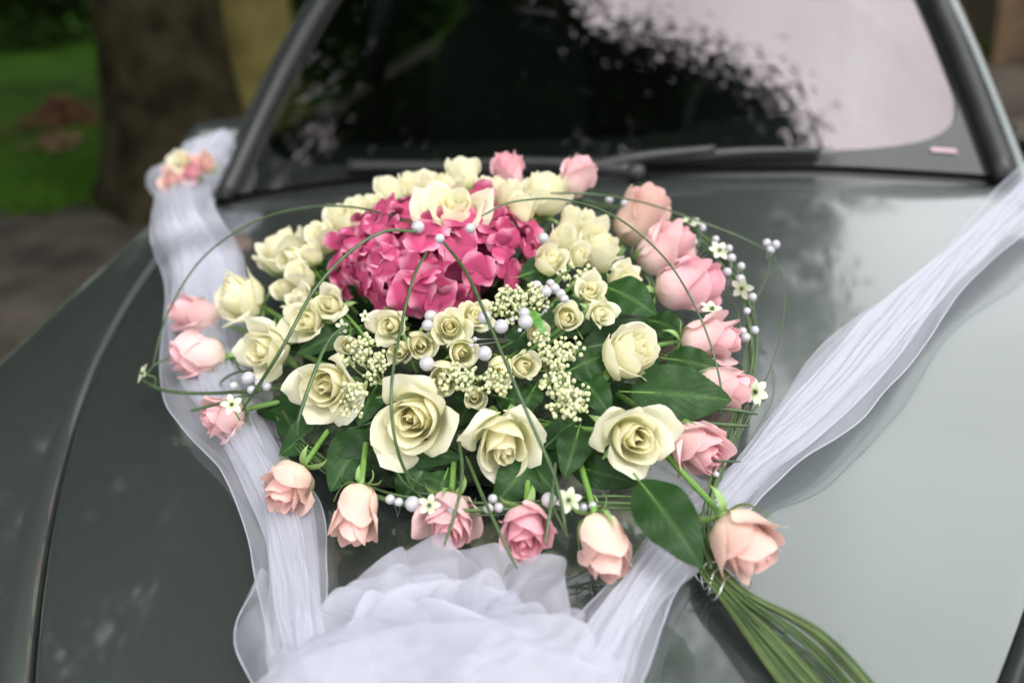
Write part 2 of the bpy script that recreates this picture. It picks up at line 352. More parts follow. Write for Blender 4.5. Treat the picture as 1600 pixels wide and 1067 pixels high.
# ------------------------------------------------------------------ trees
def trunk_mesh(base, top, r0, r1, seed, flare=.45):
    rg = np.random.default_rng(seed); k = 26; n = 20; V = []
    base = np.array(base, float); top = np.array(top, float)
    for i in range(k):
        t = i / (k - 1); c = base + (top - base) * t + np.array([math.sin(t * 4 + seed), math.cos(t * 3 + seed), 0]) * .06 * t
        r = r0 + (r1 - r0) * t + flare * r0 * math.exp(-t * 16)
        for j in range(n):
            a = 2 * math.pi * j / n
            w = 1 + .10 * noise.noise(Vector((math.cos(a) * 1.5, math.sin(a) * 1.5, t * 5 + seed))) + .12 * math.exp(-t * 14) * math.sin(a * 5 + seed)
            V.append(c + np.array([math.cos(a), math.sin(a), 0]) * r * w)
    return V, gridf(n, k, 0, True)
def crown_mesh(blobs, leaves, size, seed):
    rg = np.random.default_rng(seed); V = []; Fc = []
    vol = np.array([b[3] * b[4] * b[5] for b in blobs]); pr = vol ** .6 / (vol ** .6).sum()
    ncl = leaves // 52
    C = []
    for _ in range(ncl):
        b = blobs[rg.choice(len(blobs), p=pr)]
        d = N3(rg.normal(size=3)); rr = rg.random() ** .42
        C.append((np.array(b[:3]) + d * rr * np.array(b[3:6]), (.16 + .22 * rg.random()) * max(1, size / .16)))
    for c, s in C:
        pts = c + rg.normal(size=(52, 3)) * s * np.array([1, 1, .65])
        for p in pts:
            a = N3(rg.normal(size=3)); b = N3(np.cross(a, rg.normal(size=3))); L = size * (.6 + .8 * rg.random()); w = L * .36
            k = len(V); V += [p, p + a * L * .5 + b * w, p + a * L, p + a * L * .5 - b * w]; Fc.append((k, k + 1, k + 2, k + 3))
    return V, Fc
def tree(label, base, top, r0, r1, bark, blobs, leaves, size, seed, limbs=7):
    t = thing('tree', label, 'tree', base, group='trees behind the car')
    V, Fc = trunk_mesh(base, top, r0, r1, seed)
    link('trunk', mesh('trunk', tolocal(t, V), Fc), bark, t)
    rg = random.Random(seed)
    for i in range(limbs):
        b = blobs[i % len(blobs)]; s = np.array(base) + (np.array(top) - np.array(base)) * (.55 + .4 * i / limbs)
        e = np.array(b[:3]) + np.array([rg.uniform(-.4, .4) * b[3], rg.uniform(-.4, .4) * b[4], rg.uniform(-.2, .3) * b[5]])
        mid = (s + e) / 2 + np.array([0, 0, -.3]); c = catmull([s, mid, e], 14)
        link('limb', mesh('limb', tolocal(t, tube(c, np.linspace(r1 * .6, .03, 14), 8)[0]), tube(c, .1, 8)[1]), bark, t)
    V, Fc = crown_mesh(blobs, leaves, size, seed)
    c = link('crown', mesh('crown', tolocal(t, V), Fc, False), M_CROWN, t); c['kind'] = 'stuff'
    return t
g1 = PG(262, 325); g2 = PG(385, 215)
tree('thick mossy dark tree trunk nearest to the car mirror', (g1[0] - .02, g1[1] + .25, 0), (g1[0] + .35, g1[1] + .5, 6.5), .34, .24, M_BARK,
     [(-2.9, 5.0, 6.4, 2.4, 2.6, 1.7), (-1.0, 5.9, 5.9, 2.0, 1.5, 1.2), (-3.6, 2.8, 6.0, 2.3, 2.0, 1.3), (.4, 2.1, 6.2, 2.1, .55, .5), (-1.7, 1.9, 6.2, 2.0, 1.2, .7), (-2.6, 3.9, 5.2, 1.2, 1.3, .9), (-1.9, 3.0, 5.6, 1.5, 1.2, .7), (-.4, 2.2, 5.9, 1.6, .7, .5), (1.1, 2.0, 6.2, 1.5, .42, .4)], 96000, .095, 3)
tree('slimmer olive brown tree trunk just right of the mossy trunk', (g2[0], g2[1] + .3, 0), (g2[0] + .3, g2[1] + .6, 7.5), .27, .18, M_BARK2,
     [(-2.0, 8.4, 7.0, 2.8, 2.4, 2.2), (.3, 8.4, 6.0, 2.3, 1.9, 1.8), (-4.6, 7.8, 6.0, 2.6, 2.2, 2.2), (.8, 10.6, 5.6, 2.2, 2.0, 2.0), (-1.6, 10.5, 5.0, 2.6, 1.6, 1.8)], 34000, .15, 8)
tree('broad tree with low crown left of the car', (-8.2, 5.2, 0), (-8.0, 5.4, 6.0), .34, .2, M_BARK,
     [(-8.4, 6.2, 4.8, 2.2, 3.0, 2.8), (-7.2, 3.2, 4.6, 2.2, 2.4, 2.4), (-9.5, 9.0, 4.8, 2.6, 2.8, 3.2), (-7.2, 10.0, 5.6, 2.4, 2.2, 2.6), (-8.0, 6.8, 6.4, 2.2, 2.4, 2.2)], 33000, .21, 12)
tree('round crowned tree further back left of the car', (-7.4, -.6, 0), (-7.3, -.4, 6.0), .30, .18, M_BARK,
     [(-7.4, -.4, 4.6, 2.3, 2.4, 2.8), (-6.6, 1.2, 5.0, 1.9, 2.0, 2.0)], 15000, .18, 14)
# shaded wood in the distance
blobs = []
for i in range(34):
    a = R(-75 + i * 4.3); d = 21 + 5 * rnd.random()
    blobs.append((math.sin(a) * d, math.cos(a) * d, 3.0 + 2.4 * rnd.random(), 2.6, 2.6, 3.6 + 1.8 * rnd.random()))
V, Fc = crown_mesh(blobs, 42000, .42, 21)
wd = link('woodland', mesh('woodland', V, Fc, False), M_CROWN); wd['kind'] = 'stuff'; wd['label'] = 'dark shaded woodland beyond the lawn'; wd['category'] = 'woodland'
for i, (px, py, r, lab) in enumerate([(30, 30, .9, 'dark round shrub at the far left edge of the lawn'), (470, 95, .8, 'dark shrub between the olive trunk and the car roof pillar')]):
    g = PG(px, py + 45); t = thing('shrub', lab, 'shrub', g, group='shrubs on the lawn')
    V, Fc = crown_mesh([(g[0], g[1], .75, r * 1.4, r, .75), (g[0] + .6, g[1] + .4, 1.0, r, r, .9)], 6000, .12, 40 + i)
    c = link('crown', mesh('crown', tolocal(t, V), Fc, False), M_CROWN, t); c['kind'] = 'stuff'
    link('trunk', mesh('trunk', *tube([(0, 0, 0), (.03, .02, .5), (.1, .1, 1.0)], [.05, .04, .02], 7)), M_BARK, t)
# heaps of fallen leaves on the lawn
for i, (px, py, r, lab) in enumerate([(105, 200, .42, 'reddish brown heap of fallen leaves on the lawn left of the trunk'), (92, 240, .22, 'small tan heap of fallen leaves just in front of the reddish heap')]):
    g = PG(px, py); V = []; Fc = []
    for j in range(420 if i == 0 else 160):
        d = abs(rng.normal(0, .45)); a = rng.random() * 6.28; p = g + np.array([math.cos(a) * d * r * 1.5, math.sin(a) * d * r, .03 + max(0, .28 * r * 2 * (1 - d)) * rng.random()])
        q = N3(rng.normal(size=3) * (1, 1, .5)); b = N3(np.cross(q, rng.normal(size=3))); L = .05 + .04 * rng.random(); k = len(V)
        V += [p, p + q * L * .5 + b * L * .35, p + q * L, p + q * L * .5 - b * L * .35]; Fc.append((k, k + 1, k + 2, k + 3))
    o = link('leaf_heap', mesh('leaf_heap', V, Fc, False), M_DRY if i else noise_mat('rusty_leaf', (.09, .032, .015), (.2, .085, .045), 8, .8))
    o['kind'] = 'stuff'; o['label'] = lab; o['category'] = 'leaves'

# ------------------------------------------------------------------ timber shed on the right
s0 = np.array([2.75, 8.2, 0]); shed = thing('timber_shed', 'dark brown timber shed behind the car at the right edge', 'shed', s0)
for i in range(15):
    MB().box((2.0, 0, .11 + .2 * i), (4.6, .05, .185)).build('plank', M_WOOD, shed, False, .008)
for x in (-.35, 1.6, 4.35):
    MB().box((x, -.06, 1.55), (.14, .1, 3.1)).build('post', M_WOOD, shed, False, .008)
MB().box((2.0, 1.5, 1.4), (4.5, 2.8, 2.8)).build('wall', M_WOOD, shed, False)
MB().box((2.0, 1.4, 3.22), (5.4, 4.2, .14)).build('roof', M_BLACK, shed, False)

# ------------------------------------------------------------------ car
car = thing('car', 'dark grey metallic car with a flower decorated bonnet', 'car', (0, 2.0, 0))
def cpart(name, V, Fc, mat, parent=None, smooth=True):
    par = parent or car
    return link(name, mesh(name, tolocal(car, V), Fc, smooth), mat, par)
def rear(x): return 1.71 + .10 * (x / .72) ** 2       # rear edge of the bonnet / foot of the windscreen
def hood_front(x): return .36 - .12 * (1 - (x / .5) ** 2) * .6
# bonnet panel
nu, nv = 81, 90; V = []
for j in range(nv):
    for i in range(nu):
        s = -1 + 2 * i / (nu - 1); t = j / (nv - 1)
        y = .30 + t * (1.70 - .025 - .30); w = hoodw(y) - .0035; x = s * w
        y2 = y + (rear(x) - 1.70) * sstep((t - .6) / .4)
        z = hoodz(x, min(y2, 1.8)) - .02 * max(0, .45 - y) ** 2 * 30
        V.append((x, y2, z))
Fc = gridf(nu, nv); n0 = len(V)
# turned-down edge
rim = [j * nu for j in range(nv)], [j * nu + nu - 1 for j in range(nv)], list(range((nv - 1) * nu, nv * nu)), list(range(nu))
for r_ in rim:
    k = len(V)
    for a in r_: V.append((V[a][0], V[a][1], V[a][2] - .018))
    for q in range(len(r_) - 1): Fc.append((r_[q], r_[q + 1], k + q + 1, k + q))
hood = cpart('bonnet', V, Fc, M_PAINT)
b = hood.modifiers.new('soften', 'BEVEL'); b.width = .004; b.segments = 3; b.limit_method = 'ANGLE'; b.angle_limit = R(50)
# front wings
def wing(sg):
    nu, nv = 34, 80; V = []
    for j in range(nv):
        y = .22 + j / (nv - 1) * (2.0 - .22); g = hoodw(y) + .0035; X = .90 - .30 * max(0, .75 - y) ** 1.6
        zg = hoodz(g, min(y, 1.8)) - .02 * max(0, .45 - y) ** 2 * 30
        V.append((sg * g, y, zg - .03)); 
        for i in range(nu - 1):
            q = i / (nu - 2)
            if q < .62:
                e = q / .62; x = g + (X - g) * math.sin(e * math.pi / 2) ** .9; drop = .010 * e + .075 * e ** 3.4
                z = zg - drop
            else:
                e = (q - .62) / .38; x = X + .02 * math.sin(e * math.pi); z0 = zg - .085; z = z0 + (.22 - z0) * e
            V.append((sg * x, y, z))
    f = gridf(nu, nv)
    if sg > 0: f = [q[::-1] for q in f]
    return cpart('front_wing', V, f, M_PAINT)
wing(-1); wing(1)
for sg in (-1, 1):   # black strip under each shut line, put there to darken the gap
    ys = np.linspace(.3, 1.78, 40); V = []
    for y in ys:
        g = hoodw(y); z = hoodz(g, y) - .024
        V += [(sg * (g - .012), y, z), (sg * (g + .012), y, z)]
    cpart('shut_line_strip', V, gridf(2, 40), M_RUBBER)
# nose
V = []
for j in range(12):
    for i in range(41):
        s = -1 + 2 * i / 40; x = s * .74; y0 = .34 - .30 * (1 - s * s); e = j / 11
        V.append((x, y0 + .10 * s * s - .06 * math.sin(e * 3.0), .74 - .52 * e - .03 * s * s))
cpart('front_bumper', V, [q[::-1] for q in gridf(41, 12)], M_PAINT)
for sg in (-1, 1):   # wheels under the wings
    w = MB(); prof = [(.20, -.09), (.30, -.095), (.315, -.07), (.315, .07), (.30, .095), (.20, .09)]
    V = [(sg * .74 + x, 1.05 + r_ * math.cos(a), .315 + r_ * math.sin(a)) for r_, x in prof for a in np.linspace(0, 2 * math.pi, 32, endpoint=False)]
    wh = cpart('wheel', V, gridf(32, 6, 0, True), M_TYRE)
    V = [(sg * .74 + x, 1.05 + r_ * math.cos(a), .315 + r_ * math.sin(a)) for r_, x in [(.20, -.08), (.19, .0), (.19, .07), (.02, .05)] for a in np.linspace(0, 2 * math.pi, 32, endpoint=False)]
    cpart('rim', V, gridf(32, 4, 0, True), M_WIRE, wh)
# windscreen
def ws(s, t):
    w = .715 - .135 * t; x = s * w
    y = rear(s * .715) + .012 + t * .70 + .04 * s * s * t
    z = min(hoodz(s * .715, min(rear(s * .715), 1.8)), 2) + .004 + .45 * t + .035 * math.sin(math.pi * min(1, t)) - .01 * s * s * t
    return np.array([x, y, z])
nu, nv = 61, 31
V = [ws(-1 + 2 * i / (nu - 1), j / (nv - 1)) for j in range(nv) for i in range(nu)]
wsg = cpart('windscreen', V, gridf(nu, nv), M_GLASS)
# printed black border (round-cornered) just in front of the glass film
V = []; Fc = []
def inner_pt(a):
    # rounded rectangle in (s,t)
    c, s = math.cos(a), math.sin(a); e = 9
    x_ = .982 * np.sign(c) * abs(c) ** (2 / e); lo = .026 + .06 * abs(x_) ** 4
    return (x_, .52 + (.41 if s > 0 else .52 - lo) * np.sign(s) * abs(s) ** (2 / e))
def outer_pt(a):
    c, s = math.cos(a), math.sin(a); k = 1 / max(abs(c), abs(s)); return (c * k, .5 + .5 * s * k)
n = 240
aa = np.linspace(0, 2 * math.pi, n, endpoint=False)
for a in aa:
    pi, po = inner_pt(a), outer_pt(a)
    for q in np.linspace(0, 1, 7):
        s, t = pi[0] + (po[0] - pi[0]) * q, pi[1] + (po[1] - pi[1]) * q
        V.append(ws(s, min(max(t, 0), 1)) + np.array([0, -.0015, .0026]))
for i in range(n):
    for q in range(6):
        a0, b0 = i * 7 + q, ((i + 1) % n) * 7 + q; Fc.append((a0, b0, b0 + 1, a0 + 1))
cpart('border_print', V, Fc, M_FRIT, wsg)
V = [ws(s, t) + np.array([0, -.003, .005]) for t in (.045, .055) for s in np.linspace(.86, .925, 8)]
cpart('sticker', V, gridf(8, 2), M_STICK, wsg)
# seals and pillars
for sg in (-1, 1):
    pts = [ws(sg * 1.0, t) for t in np.linspace(-.02, 1, 24)]
    cpart('windscreen_seal', *tube([p + np.array([sg * .016, 0, .006]) for p in pts], .021, 8), M_RUBBER)
    V = []
    for t in np.linspace(-.06, 1.0, 24):
        p = ws(sg, t); o = np.array([sg * .034, .0, .0])
        prof = [(.0, 0, .0), (.006, .004, .012), (.02, .014, .014), (.034, .036, .002), (.038, .06, -.025), (.02, .08, -.04)]
        for a, b_, c_ in prof: V.append(p + o + np.array([sg * a, b_, c_]))
    f = gridf(6, 24)
    cpart('windscreen_pillar', V, f if sg > 0 else [q[::-1] for q in f], M_PILLAR)
# scuttle panel between bonnet and glass
V = []
for k, (dy, dz) in enumerate([(-.030, -.05), (-.026, -.024), (.0, -.022), (.012, -.012), (.03, .004)]):
    for s in np.linspace(-1, 1, 61):
        x = s * .725; V.append((x, rear(x) + dy, hoodz(x, min(rear(x), 1.8)) + dz))
cpart('scuttle_panel', V, gridf(61, 5), M_BLACK)
# wipers
def wiper(pts, spindle):
    c = np.array([ws(s, t) + np.array([0, -.012, .016]) for s, t in pts]); c = catmull(c, 30)
    w = cpart('wiper', *tube(c, np.linspace(.013, .007, 30), 8), M_BLACK)
    cpart('wiper_rubber', *tube(c - np.array([0, -.006, .012]), .004, 6), M_RUBBER, w)
    a = ws(*spindle) + np.array([0, -.03, .02])
    cpart('wiper_arm', *tube(catmull([a, (a + c[12]) / 2 + np.array([0, -.004, .012]), c[13] + np.array([0, -.004, .01])], 14), np.linspace(.014, .008, 14), 8), M_BLACK, w)
    V, f = ico(2); cpart('spindle_cap', V * (.02, .02, .015) + a, f, M_BLACK, w)
wiper([(-.62, .02), (-.35, .005), (-.1, -.01), (.1, -.015)], (.14, -.02))
wiper([(.12, .005), (.28, .012), (.42, .02), (.58, .022)], (-.02, -.02))
# roof, doors, tail, floor: enough of a cabin to be dark inside
top = [ws(s, 1.0) for s in np.linspace(-1, 1, 31)]
V = []
for j in range(12):
    e = j / 11
    for q in top: V.append((q[0] * (1 + .02 * math.sin(e * 3)), q[1] - .01 + e * 1.6, q[2] + .012 + .05 * math.sin(e * 2.6) - .06 * e * e))
cpart('roof', V, gridf(31, 12), M_PAINT)
for sg in (-1, 1):
    V = []
    for y in np.linspace(1.99, 4.4, 20):
        for x, z in [(.845, .22), (.875, .45), (.88, .72), (.865, .88), (.83, .985), (.80, .99)]: V.append((sg * x, y, z))
    f = gridf(6, 20); cpart('door', V, f, M_PAINT)
    V = []
    for e in np.linspace(0, 1, 6):
        for y0, y1 in [(1.95, 2.62), (2.3, 2.9), (3.0, 3.2), (4.1, 3.9)]:
            V.append((sg * (.80 - .19 * e), y0 + (y1 - y0) * e, .985 + .47 * e))
    cpart('side_window', V, gridf(4, 6), M_SIDEGLASS)
    cpart('centre_pillar', *tube([(sg * .80, 3.0, .97), (sg * .70, 3.05, 1.25), (sg * .61, 3.1, 1.48)], .045, 8), M_BLACK)
cpart('tailgate', [(-.8, 4.4, .3), (.8, 4.4, .3), (-.8, 4.4, 1.0), (.8, 4.4, 1.0), (-.6, 4.1, 1.44), (.6, 4.1, 1.44)], gridf(2, 3), M_BLACK)
cpart('cabin_floor', [(-.84, 1.9, .25), (.84, 1.9, .25), (-.84, 4.4, .25), (.84, 4.4, .25)], gridf(2, 2), M_BLACK)
# dashboard
V = []
for e, (y, z) in enumerate([(1.74, .93), (1.84, .955), (2.0, .965), (2.18, .975), (2.26, .955), (2.28, .88), (2.26, .6)]):
    for s in np.linspace(-1, 1, 31):
        hump = .04 * math.exp(-((s - .48) / .22) ** 2) * (1 if 2 <= e <= 4 else 0)
        V.append((s * .70, y + .10 * s * s, z + hump - .02 * s * s))
cpart('dashboard', V, gridf(31, 7), M_DASH)
c = np.array([.36, 2.42, .93]); a = np.linspace(0, 2 * math.pi, 33)
sw = cpart('steering_wheel', *tube([c + np.array([.185 * math.cos(q), .07 * math.sin(q), .17 * math.sin(q)]) for q in a], .014, 8), M_DASH)
m = MB()
for q in (0, math.pi, -math.pi / 2): m.add(*tube([c + np.array([0, -.02, 0]), c + np.array([.18 * math.cos(q), .07 * math.sin(q), .165 * math.sin(q)])], .02, 6))
cpart('spokes', m.V, m.F, M_DASH, sw)
for sx in (-.36, .36):
    V, f = ico(3); q = np.sign(V) * np.abs(V) ** .6
    st = cpart('seat', q * (.24, .08, .34) + np.array([sx, 2.98, .82]) + np.array([0, 1, 0]) * (V[:, 2:3] * .08), f, M_SEAT)
    cpart('headrest', q * (.13, .05, .085) + np.array([sx, 3.07, 1.26]), f, M_SEAT, st)
    cpart('cushion', q * (.25, .25, .08) + np.array([sx, 2.75, .5]), f, M_SEAT, st)
V, f = ico(3); q = np.sign(V) * np.abs(V) ** .5
im = cpart('interior_mirror', q * (.12, .018, .035) + np.array([0, 2.32, 1.32]), f, M_BLACK)
# door mirrors
def door_mirror(sg, cx):
    V, f = ico(4); q = np.sign(V) * np.abs(V) ** .62
    q = q * (.085, .045, .055); q[:, 1] -= .03 * (1 - (q[:, 2] / .07) ** 2)
    mo = cpart('door_mirror', q + cx, f, M_PAINT)
    cpart('mirror_arm', *tube([cx + np.array([-sg * .08, .01, -.03]), cx + np.array([-sg * .13, .02, -.07]), np.array([sg * .80, cx[1] + .02, .985])], .024, 8), M_BLACK, mo)
    cpart('mirror_glass', [cx + np.array([x, .048, z]) for z in (-.035, .035) for x in (-.065, .065)], gridf(2, 2), M_WIRE, mo)
    return mo
MIR = PD(362, 222, 2.25)
door_mirror(-1, MIR); door_mirror(1, np.array([-MIR[0] + .12, MIR[1] - .05, MIR[2]]))

# ================================================================== BOUQUET
# ------------------------------------------------------------------ rose petals
def petal(th0, Rm, L, psim, psit, W_, hmax, spiral, tip, roll, t, rg, z0=0.0, nu=13, nv=12):
    us = np.linspace(-1, 1, nu); vs = np.linspace(0, 1, nv); rb = Rm * .35
    ph = rg.uniform(0, 6.28, 3); wob = rg.uniform(-.10, .10)
    r = np.zeros((nv, nu)); z = np.zeros((nv, nu)); th = np.zeros((nv, nu))
    for i, u in enumerate(us):
        Lu = L * (1 - .34 * abs(u) ** 2.8 + tip * math.exp(-(u / .22) ** 2) + .02 * math.sin(u * 5 + ph[0]))
        zz = z0; rr = 0
        for j, v in enumerate(vs):
            e = sstep((v - .62) / .38)
            psi = psim * sstep(v / .5) + (psit - psim) * e * (1 + roll * (u * u - .25)) + wob * u * v
            if j:
                dl = Lu / (nv - 1); zz += math.cos(psi) * dl * (.45 + .55 * min(1, v / .3)); rr += math.sin(psi) * dl
            base = rb + (Rm - rb) * math.sin(math.pi / 2 * min(1, v / .38))
            r[j, i] = max(.012, base + rr); z[j, i] = zz
    rc = r[:, nu // 2]
    for j, v in enumerate(vs):
        wsh = W_ * (.42 + .58 * sstep(v / .6)) * (1 - .12 * sstep((v - .75) / .25))
        ha = min(hmax, wsh / max(rc[j], .06))
        th[j] = th0 + us * ha
    r *= 1 + spiral * us[None, :]
    r += .018 * np.sin(us * 6 + ph[1])[None, :] * sstep((vs - .6) / .4)[:, None]
    z += .016 * np.sin(us * 9 + ph[2])[None, :] * sstep((vs - .7) / .3)[:, None]
    X = np.stack([r * np.cos(th), r * np.sin(th), z], -1).reshape(-1, 3)
    A = np.stack([np.repeat(vs, nu), np.full(nu * nv, t), np.tile(us ** 2, nv)], -1)
    return X, A
def make_rose(kind, seed):
    rg = np.random.default_rng(seed); out = []; ga = 2.39996
    if kind == 'bloom': n, H, op = 21, 1.42, .72
    elif kind == 'half': n, H, op = 22, 1.5, .62
    elif kind == 'bud': n, H, op = 18, 1.85, .34
    elif kind == 'spray': n, H, op = 14, 1.4, .7
    else: n, H, op = 10, 1.75, .22        # spraybud
    th = rg.random() * 6; ox, oy = rg.normal(0, .09, 2) * (1 if kind in ('bloom', 'half', 'spray') else .5)
    for i in range(n):
        t = i / (n - 1); th += ga + rg.normal(0, .12)
        if kind == 'bloom': Rm = .07 + .66 * t ** .85
        elif kind == 'half': Rm = .08 + .64 * t ** .8
        elif kind == 'bud': Rm = .10 + .66 * t ** .7
        elif kind == 'spray': Rm = .08 + .64 * t ** .85
        else: Rm = .14 + .64 * t ** .65
        last = 1 if i >= n - 5 else 0; cup = kind in ('half', 'bud')
        L = H * (.93 + .10 * t + .09 * rg.random()) * (1 - (.10 + .16 * rg.random()) * last * cup)
        psim = R(-12 + 5 * t + op * 40 * t ** 1.7 + rg.normal(0, 3))
        psit = R(-24 + op * (66 * t ** .9 + (62 if cup else 70) * last * (.35 + .8 * rg.random())) + (22 * t if kind in ('bud', 'spraybud') else 0) + rg.normal(0, 9))
        X, A = petal(th, Rm, L, psim, psit, .40 + (.62 if cup else .56) * t, 1.9 - (.72 if cup else .88) * t, .10 - .03 * t, (.02 + (.17 if kind == 'bloom' else .08) * last * op), .45 + (1.0 if kind == 'bloom' else .4) * last, t, rg, z0=.10 * (1 - t))
        off = (1 - t) * sstep(X[:, 2] / H); X[:, 0] += off * ox; X[:, 1] += off * oy
        out.append((X, A))
    mr = np.percentile(np.concatenate([np.hypot(X[:, 0], X[:, 1]) for X, _ in out]), 99); zt = max(X[:, 2].max() for X, _ in out)
    return [(X / mr, A) for X, A in out], zt / mr
PF = gridf(13, 12)
_rc = {}
def rose_meshes(kind, var, mat):
    k = (kind, var, mat.name)
    if k not in _rc:
        pet, hh = make_rose(kind, 100 * var + {'bloom': 1, 'half': 2, 'bud': 3, 'spray': 4, 'spraybud': 5}[kind])
        ms = []
        for X, A in pet:
            me = mesh('petal', X, PF, True, A); me.materials.append(mat); ms.append(me)
        _rc[k] = (ms, hh)
    return _rc[k]
# sepals, shared by all roses
def sepal_mesh(seed, prof):
    c = catmull([(r_, 0, z_) for r_, z_ in prof], 10); V = []
    for j in range(10):
        v = j / 9; w = .15 * math.sin(math.pi * min(1, v * .75 + .22)) * (1 - v) ** .4 + .003
        for u in (-1, -.4, .4, 1): V.append((c[j][0] + .03 * abs(u), u * w, c[j][2] - .03 * abs(u)))
    return mesh('sepal', V, gridf(4, 10))
SEP = [sepal_mesh(i, c) for i, c in enumerate((((.1, -.02), (.45, -.06), (.75, -.22), (.85, -.5)), ((.1, -.02), (.5, .02), (.82, .02), (1.0, -.14)), ((.1, -.03), (.35, -.12), (.5, -.4), (.42, -.65)), ((.1, -.02), (.56, .06), (.80, .34), (.93, .72))))]
for m_ in SEP: m_.materials.append(M_SEPAL)
V, f = ico(2); V = V.copy(); CAL = mesh('calyx', V * (.17, .17, .19) + (0, 0, -.04), f); CAL.materials.append(M_SEPAL)
FOAM = P(690, 640, .03)
def stem_to(o, base, axis, rad, reach=.5, mat=None, target=None):
    tg = FOAM if target is None else target
    d = tg - base; L = np.linalg.norm(d); k = min(.022, L * .3)
    c = catmull([base + axis * .004, base - axis * min(k, .010), base * (1 - reach) + tg * reach - np.array([0, 0, .004])], 9)
    V, f = tube(c, rad, 7)
    return link('stem', mesh('stem', tolocal(o, V), f), mat or M_STEM, o)
_i = [0]
def rose(name, label, px, py, wpx, d, h, kind, mat, cat='rose', group=None, stem=True, reach=.55, sepals=5, var=None, scale_h=1.0, dist=None):
    _i[0] += 1; rg = random.Random(_i[0] * 7 + 3)
    wpx = wpx * (1.12 if wpx < 62 else 1.02); c = P(px, py, h) if dist is None else PD(px, py, dist); s = wpx * .5 * depth(c) / F; ax = AX(*d)
    ms, hh = rose_meshes(kind, (_i[0] % (5 if kind == 'bloom' else 4)) if var is None else var, mat)
    base = c - ax * s * hh * .55
    o = thing(name, label, cat, base, ax, rg.random() * 6.28, group); o.matrix_world = o.matrix_world @ Matrix.Diagonal((s, s, s * scale_h, 1))
    for me in ms: link('petal', me, None, o)
    link('calyx', CAL, None, o)
    for k in range(sepals):
        q = link('sepal', SEP[3 if kind == 'spraybud' and k < 4 else rg.randrange(4)], None, o); q.rotation_euler = (0, 0, k * 2 * math.pi / 5 + rg.uniform(-.2, .2)); q.scale = (1, 1, rg.uniform(.8, 1.15))
    if stem:
        if group == PG_ and h < .08: stem_to(o, base, ax, .0032, 1.0, target=P(px - d[0] * 2.3 * wpx, py + d[1] * 2.1 * wpx, .055))
        else: stem_to(o, base, ax, .0032 if wpx > 66 else .0020, reach)
    return o
PG_ = 'pink roses round the rim of the arrangement'; CG_ = 'large cream roses in the arrangement'; SG_ = 'small cream spray roses and buds'
for row in [
 ('pale pink rose bud tucked behind the cream rose at the far left', 308, 494, 62, (-.75, .25, .45), .05, 'bud', M_PINK),
 ('pale pink rose lying sideways below the leftmost bud', 312, 557, 70, (-.93, .05, .3), .05, 'bud', M_PINK),
 ('pale pink rose at lower left facing left beside the pearl cluster', 350, 650, 76, (-.85, -.25, .45), .05, 'half', M_PINK),
 ('peach pink rose drooping over the left tulle ribbon', 451, 760, 88, (-.38, -.62, .55), .06, 'half', M_PEACH),
 ('slim pale pink rose hanging straight down right of the ribbon', 556, 800, 76, (-.10, -.86, .38), .06, 'bud', M_PEACH),
 ('pink rose with open centre just above the tulle bow', 700, 812, 100, (-.05, -.62, .75), .055, 'half', M_PINK),
 ('bright pink rose right of the bow rose under a grass blade', 822, 826, 94, (-.02, -.55, .80), .055, 'half', M_ROSY),
 ('peach rose hanging over the right tulle ribbon at the bottom', 942, 850, 92, (.20, -.80, .45), .055, 'bud', M_PEACH),
 ('largest peach rose at the lower right beside the grass bundle', 1163, 846, 118, (.48, -.60, .50), .055, 'half', M_PEACH),
 ('pink rose with deep pink centre right of the big cream rose', 1092, 700, 100, (.55, -.42, .62), .06, 'half', M_PINK),
 ('narrow pale pink rose half hidden behind the large right leaf', 1128, 605, 70, (.90, -.05, .35), .06, 'bud', M_PINK),
 ('round pale pink rose on the right rim above the large leaf', 1108, 530, 80, (.90, .10, .32), .065, 'bud', M_PINK),
 ('deep pink rose on the right rim below two other pink roses', 1074, 446, 84, (.92, .18, .30), .075, 'bud', M_ROSY),
 ('pink rose in the middle of three on the upper right rim', 1036, 390, 82, (.72, .55, .30), .085, 'bud', M_PINK),
 ('peach rose topmost of three on the upper right rim', 1000, 340, 80, (.55, .75, .25), .095, 'bud', M_PEACH),
 ('pale pink rose right of the topmost cream rose at the back', 898, 278, 56, (.5, .80, .15), .14, 'bud', M_PINK),
 ('small deep pink rose left of the topmost cream rose at the back', 795, 271, 46, (-.15, .9, .25), .15, 'bud', M_ROSY),
]:
    lab, px, py, w, d, h, k, m_ = row; rose('rose', lab, px, py, w, d, h, k, m_, group=PG_, scale_h=1.22 if k == 'bud' else 1.12)
